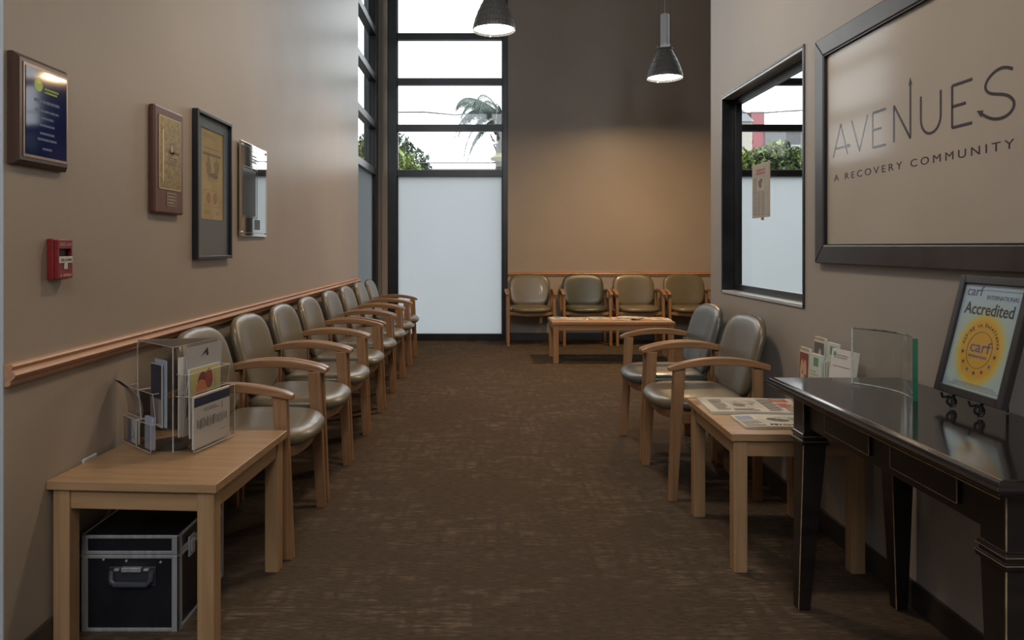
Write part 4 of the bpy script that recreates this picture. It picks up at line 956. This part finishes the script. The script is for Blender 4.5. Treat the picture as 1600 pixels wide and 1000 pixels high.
m = MB(); m.box(-iw / 2, -ih / 2 + oy, .004, iw / 2, ih / 2 + oy, .006, M=Ml); m.build('document', noise_mat('aged_yellow_paper', (.42, .31, .14), (.50, .38, .19), (9, 9, 9), 4, .6), e)
Md = Ml @ Matrix.Translation((0, oy, .0062)); m = MB(); LI = flat((.26, .19, .10)); LI2 = flat((.17, .13, .10))
lines(m, -.11, .165, .06, .185, 2, Md, LI, .4); lines(m, -.10, .115, .08, .125, 1, Md, LI, .5); lines(m, -.11, .085, .11, .100, 1, Md, LI2, .8); blob(m, -.045, .03, .030, .045, LI, Md, .0003, 14, .4); blob(m, .055, .035, .032, .040, LI, Md, .0003, 14, .4); blob(m, .02, .0, .05, .012, LI2, Md, .0004, 14, .4)
lines(m, -.06, -.03, .09, -.01, 3, Md, LI, .3); lines(m, -.11, -.075, .11, -.070, 1, Md, LI, .4); 
for sx_ in (-.045, .035): q_ = MB(); blob(q_, sx_, -.108, .027, .027, flat((.36, .20, .10)), Md, .0003, 20, .03); q_.build('printed_seal', None, e)
lines(m, -.10, -.148, .11, -.143, 1, Md, LI, .4); lines(m, -.09, -.185, -.02, -.165, 2, Md, LI2, .3); lines(m, .04, -.185, .10, -.165, 2, Md, LI2, .3); m.build('print', None, e)
MB().box(-W2, -H2, .0125, W2, H2, .0138, M=Ml).build('glass', _m['picture_glass'], e)
# mirrored acrylic award
e = tag(empty('mirrored_plaque', (XL, 3.943, 1.481), R(1.0)), 'frameless mirror-finish plaque reflecting the window, farthest on the left wall', 'plaque')
MIR = noise_mat('mirror_finish', (.72, .70, .67), (.76, .74, .71), (3, 3, 3), 2, .03, metal=1)
m = MB(); m.box(-.232, -.247, .006, .232, .247, .016, M=Ml); m.build('mirror_panel', MIR, e, bevel=.002)
m = MB()
for sx in (-1, 1):
    for sy in (-1, 1): m.lathe([(.0, 0), (.008, 0), (.008, .019), (.006, .021), (0, .021)], 14, M=Ml @ Matrix.Translation((sx * .212, sy * .227, 0)))
m.build('standoff_bolt', CHROME, e)
Mm = Ml @ Matrix.Translation((0, 0, .0162)); m = MB(); D1 = flat((.035, .035, .035), .25); 
edge_rect(m, .43, .46, .0025, 0, Mm, flat((.20, .14, .08), .4))
m.box(-.205, -.140, 0, .02, .110, .0006, flat((.022, .025, .026), .12), Mm)
edge_rect(m, .26, .27, .004, .0006, Mm @ Matrix.Translation((-.08, -.014, 0)), D1)
edge_rect(m, .13, .085, .004, 0, Mm @ Matrix.Translation((.0, .170, 0)), D1); lines(m, -.045, .145, .045, .195, 3, Mm, D1, .6, .0006)
m.box(.0, -.210, 0, .10, -.155, .0006, flat((.05, .055, .08), .3), Mm); lines(m, .01, -.205, .09, -.16, 4, Mm, flat((.14, .15, .2)), .4, .0009)
m.build('engraving', None, e)
# fire alarm pull station
e = tag(empty('fire_alarm_pull', (XL, 2.137, 1.1425)), 'red fire alarm pull station with a white T handle on the left wall', 'fire alarm')
RED = noise_mat('red_plastic', (.17, .012, .014), (.21, .016, .018), (9, 9, 9), 2, .35)
m = MB(); m.box(-.040, -.060, 0, .040, .060, .020, M=Ml); m.build('housing', RED, e, bevel=.003)
m = MB()
for (xa, ya, xb, yb) in ((-.037, .030, .037, .057), (-.037, -.057, .037, .004), (-.037, .004, -.030, .030), (.030, .004, .037, .030)): m.box(xa, ya, .020, xb, yb, .032, M=Ml)
m.build('cover', RED, e, bevel=.0015)
m = MB(); m.box(-.030, .004, .0202, .030, .030, .021, M=Ml); m.build('recess', flat((.02, .004, .006), .5), e)
m = MB(); m.box(-.033, -.012, .032, .033, .008, .0345, M=Ml); m.box(-.008, -.030, .032, .008, -.012, .0345, M=Ml)
hd = m.build('pull_handle', flat((.52, .50, .44), .4), e, bevel=.001)
MB().text('PULL DOWN', .011, Ml @ Matrix.Translation((0, -.006, .0346)), flat((.06, .06, .03)), width=.052).build('lettering', None, hd)
m = MB(); PKL = flat((.50, .25, .22)); m.text('FIRE', .015, Ml @ Matrix.Translation((-.016, .038, .0322)), PKL, width=.028); m.text('ALARM', .012, Ml @ Matrix.Translation((.018, .039, .0322)), PKL, width=.028)
m.add([(-.027, -.050, .0324), (-.017, -.050, .0324), (-.022, -.042, .0324)], [(0, 1, 2)], PKL, Ml); lines(m, -.012, -.051, .030, -.043, 1, Ml, PKL, .8, .0324, rag=False); m.build('lettering', None, e)

# outlet plate whose top shows just above the left table
e = tag(empty('wall_outlet', (XL, 2.322, .447)), 'small off-white outlet plate on the left wall, mostly hidden behind the side table', 'outlet')
IV = flat((.62, .60, .54), .4)
m = MB(); bevslab(m, .078, .118, .006, .002, Ml, IV); m.build('cover_plate', None, e)
for z in (-.028, .028):
    m = MB(); m.box(-.017, z - .014, .006, .017, z + .014, .0072, M=Ml); o = m.build('socket', IV, e, bevel=.0005)
    m = MB(); m.box(-.008, z - .004, .0072, -.006, z + .006, .0075, M=Ml); m.box(.006, z - .004, .0072, .008, z + .006, .0075, M=Ml); m.build('slot', INK, o)

# hanging newspaper on the partition window
e = tag(empty('posted_newspaper', (XR + .074, 3.84, 1.475)), 'folded newspaper page taped to the glass of the partition window', 'newspaper')
m = MB()
m.box(-.122, -.142, .010, .122, .146, .0122, M=Ms)
TP = bpy.data.materials.new('thin_newsprint'); TP.use_nodes = True; nt = TP.node_tree; nt.nodes.clear()
_o = nt.nodes.new('ShaderNodeOutputMaterial'); _x = nt.nodes.new('ShaderNodeMixShader'); _d = nt.nodes.new('ShaderNodeBsdfDiffuse'); _t = nt.nodes.new('ShaderNodeBsdfTranslucent')
_n = nt.nodes.new('ShaderNodeTexNoise'); _n.inputs['Scale'].default_value = 30; _c = nt.nodes.new('ShaderNodeValToRGB'); _c.color_ramp.elements[0].color = (.84, .81, .77, 1); _c.color_ramp.elements[1].color = (.93, .91, .88, 1)
nt.links.new(_n.outputs['Fac'], _c.inputs[0]); nt.links.new(_c.outputs[0], _d.inputs[0]); nt.links.new(_c.outputs[0], _t.inputs[0]); _x.inputs[0].default_value = .72; nt.links.new(_d.outputs[0], _x.inputs[1]); nt.links.new(_t.outputs[0], _x.inputs[2]); nt.links.new(_x.outputs[0], _o.inputs[0])
m.build('pages', TP, e)
MB().box(.098, -.135, .010, .120, .150, .0140, M=Ms).build('folded_edge', flat((.38, .33, .29)), e)
m = MB(); Mz = Ms @ Matrix.Translation((0, 0, .0126)); lines(m, -.06, .085, .06, .12, 2, Mz, flat((.35, .12, .10)), .6)
for c in (-.10, -.045, .01): lines(m, c, -.13, c + .045, .075, 22, Mz, G1, .5)
photo(m, -.045, .0, .05, .07, [G3, G2, G1], Mz, 5, .0004); m.build('print', None, e)
MB().box(-.016, -.156, .001, .016, -.138, .004, M=Ms).build('tape_tab', flat((.5, .48, .42)), e)

# ================================================================== PENDANT LAMPS
GLOW = emit_mat('lamp_glow', (1, .93, .80), 9)
def pendant(loc, label, power, top, spread):
    e = tag(empty('pendant_lamp', loc), label, 'lamp', 'pendant lamps over the waiting area')
    m = MB(); m.lathe([(.178, 0), (.1785, .012), (.172, .045), (.158, .095), (.138, .150), (.113, .205), (.090, .250), (.074, .280), (.066, .292)], 144, rib=.012, nrib=36)
    m.lathe([(.066, .292), (.084, .262), (.108, .205), (.133, .150), (.153, .095), (.167, .045), (.172, .012), (.178, 0)], 144)
    sh = m.build('ribbed_shade', STEELD, e, smooth=True, angle=60)
    m = MB()
    for z, r in ((.045, .1745), (.095, .1605), (.150, .1405), (.205, .1155), (.250, .0925)): m.lathe([(r, z), (r + .0016, z + .002), (r, z + .004)], 72)
    m.build('ring_groove', STEELD, sh, smooth=True)
    m = MB(); m.lathe([(0, .018), (.165, .016)], 40); m.build('diffuser', GLOW, e)
    m = MB()
    for k in range(3):
        a_ = R(100 + 120 * k); x, y = .178 * math.cos(a_), .178 * math.sin(a_); m.box(x - .004, y - .004, -.005, x + .004, y + .004, .014)
    m.build('rim_clip', CHROME, e, bevel=.001)
    m = MB(); m.lathe([(.066, .288), (.078, .292), (.078, .302), (.050, .312)], 32); m.build('collar', STEELD, e, smooth=True)
    m = MB()
    for k in range(4):
        a_ = R(20 + 90 * k); c, s = math.cos(a_), math.sin(a_); m.tube([(.068 * c, .068 * s, .300), (.088 * c, .088 * s, .310), (.090 * c, .090 * s, .325)], .005, 6)
    m.build('hook', CHROME, e, smooth=True)
    m = MB(); m.lathe([(0, .300), (.044, .302), (.044, .640), (.040, .648), (0, .650)], 32); o = m.build('housing', noise_mat('satin_silver', (.70, .71, .75), (.76, .77, .81), (4, 4, 4), 2, .35, metal=.0), e, smooth=True); o['label'] = 'satin silver cylinder above the shade'
    m = MB(); m.tube([(0, 0, .648), (.004, 0, 1.0), (0, 0, top - loc[2])], .0035, 6); m.build('power_cord', flat((.55, .53, .48)), e)
    m = MB()
    for s in (-1, 1): m.tube([(s * .060, 0, .310), (s * .052, 0, top - loc[2])], .0012, 5)
    m.build('suspension_wire', flat((.10, .09, .08), .4, .5), e)
    m = MB(); m.lathe([(0, top - loc[2] - .03), (.06, top - loc[2] - .03), (.06, top - loc[2]), (0, top - loc[2])], 24); m.build('ceiling_canopy', CHROME, e)
    l = bpy.data.lights.new('lamp_light', 'AREA'); l.shape = 'DISK'; l.size = .24; l.spread = R(spread); l.energy = power; l.color = (1, .66, .33); lo = bpy.data.objects.new('lamp_light', l); COL.objects.link(lo); lo.parent = e; lo.location = (0, 0, .012)
    return e
pendant((.08, 6.05, 2.985), 'nearer pendant lamp, cut by the top of the picture in front of the tall window', 15, ZC, 145)
pendant((1.825, 7.32, 2.880), 'farther pendant lamp hanging whole in front of the back wall', 46, ZC, 168)
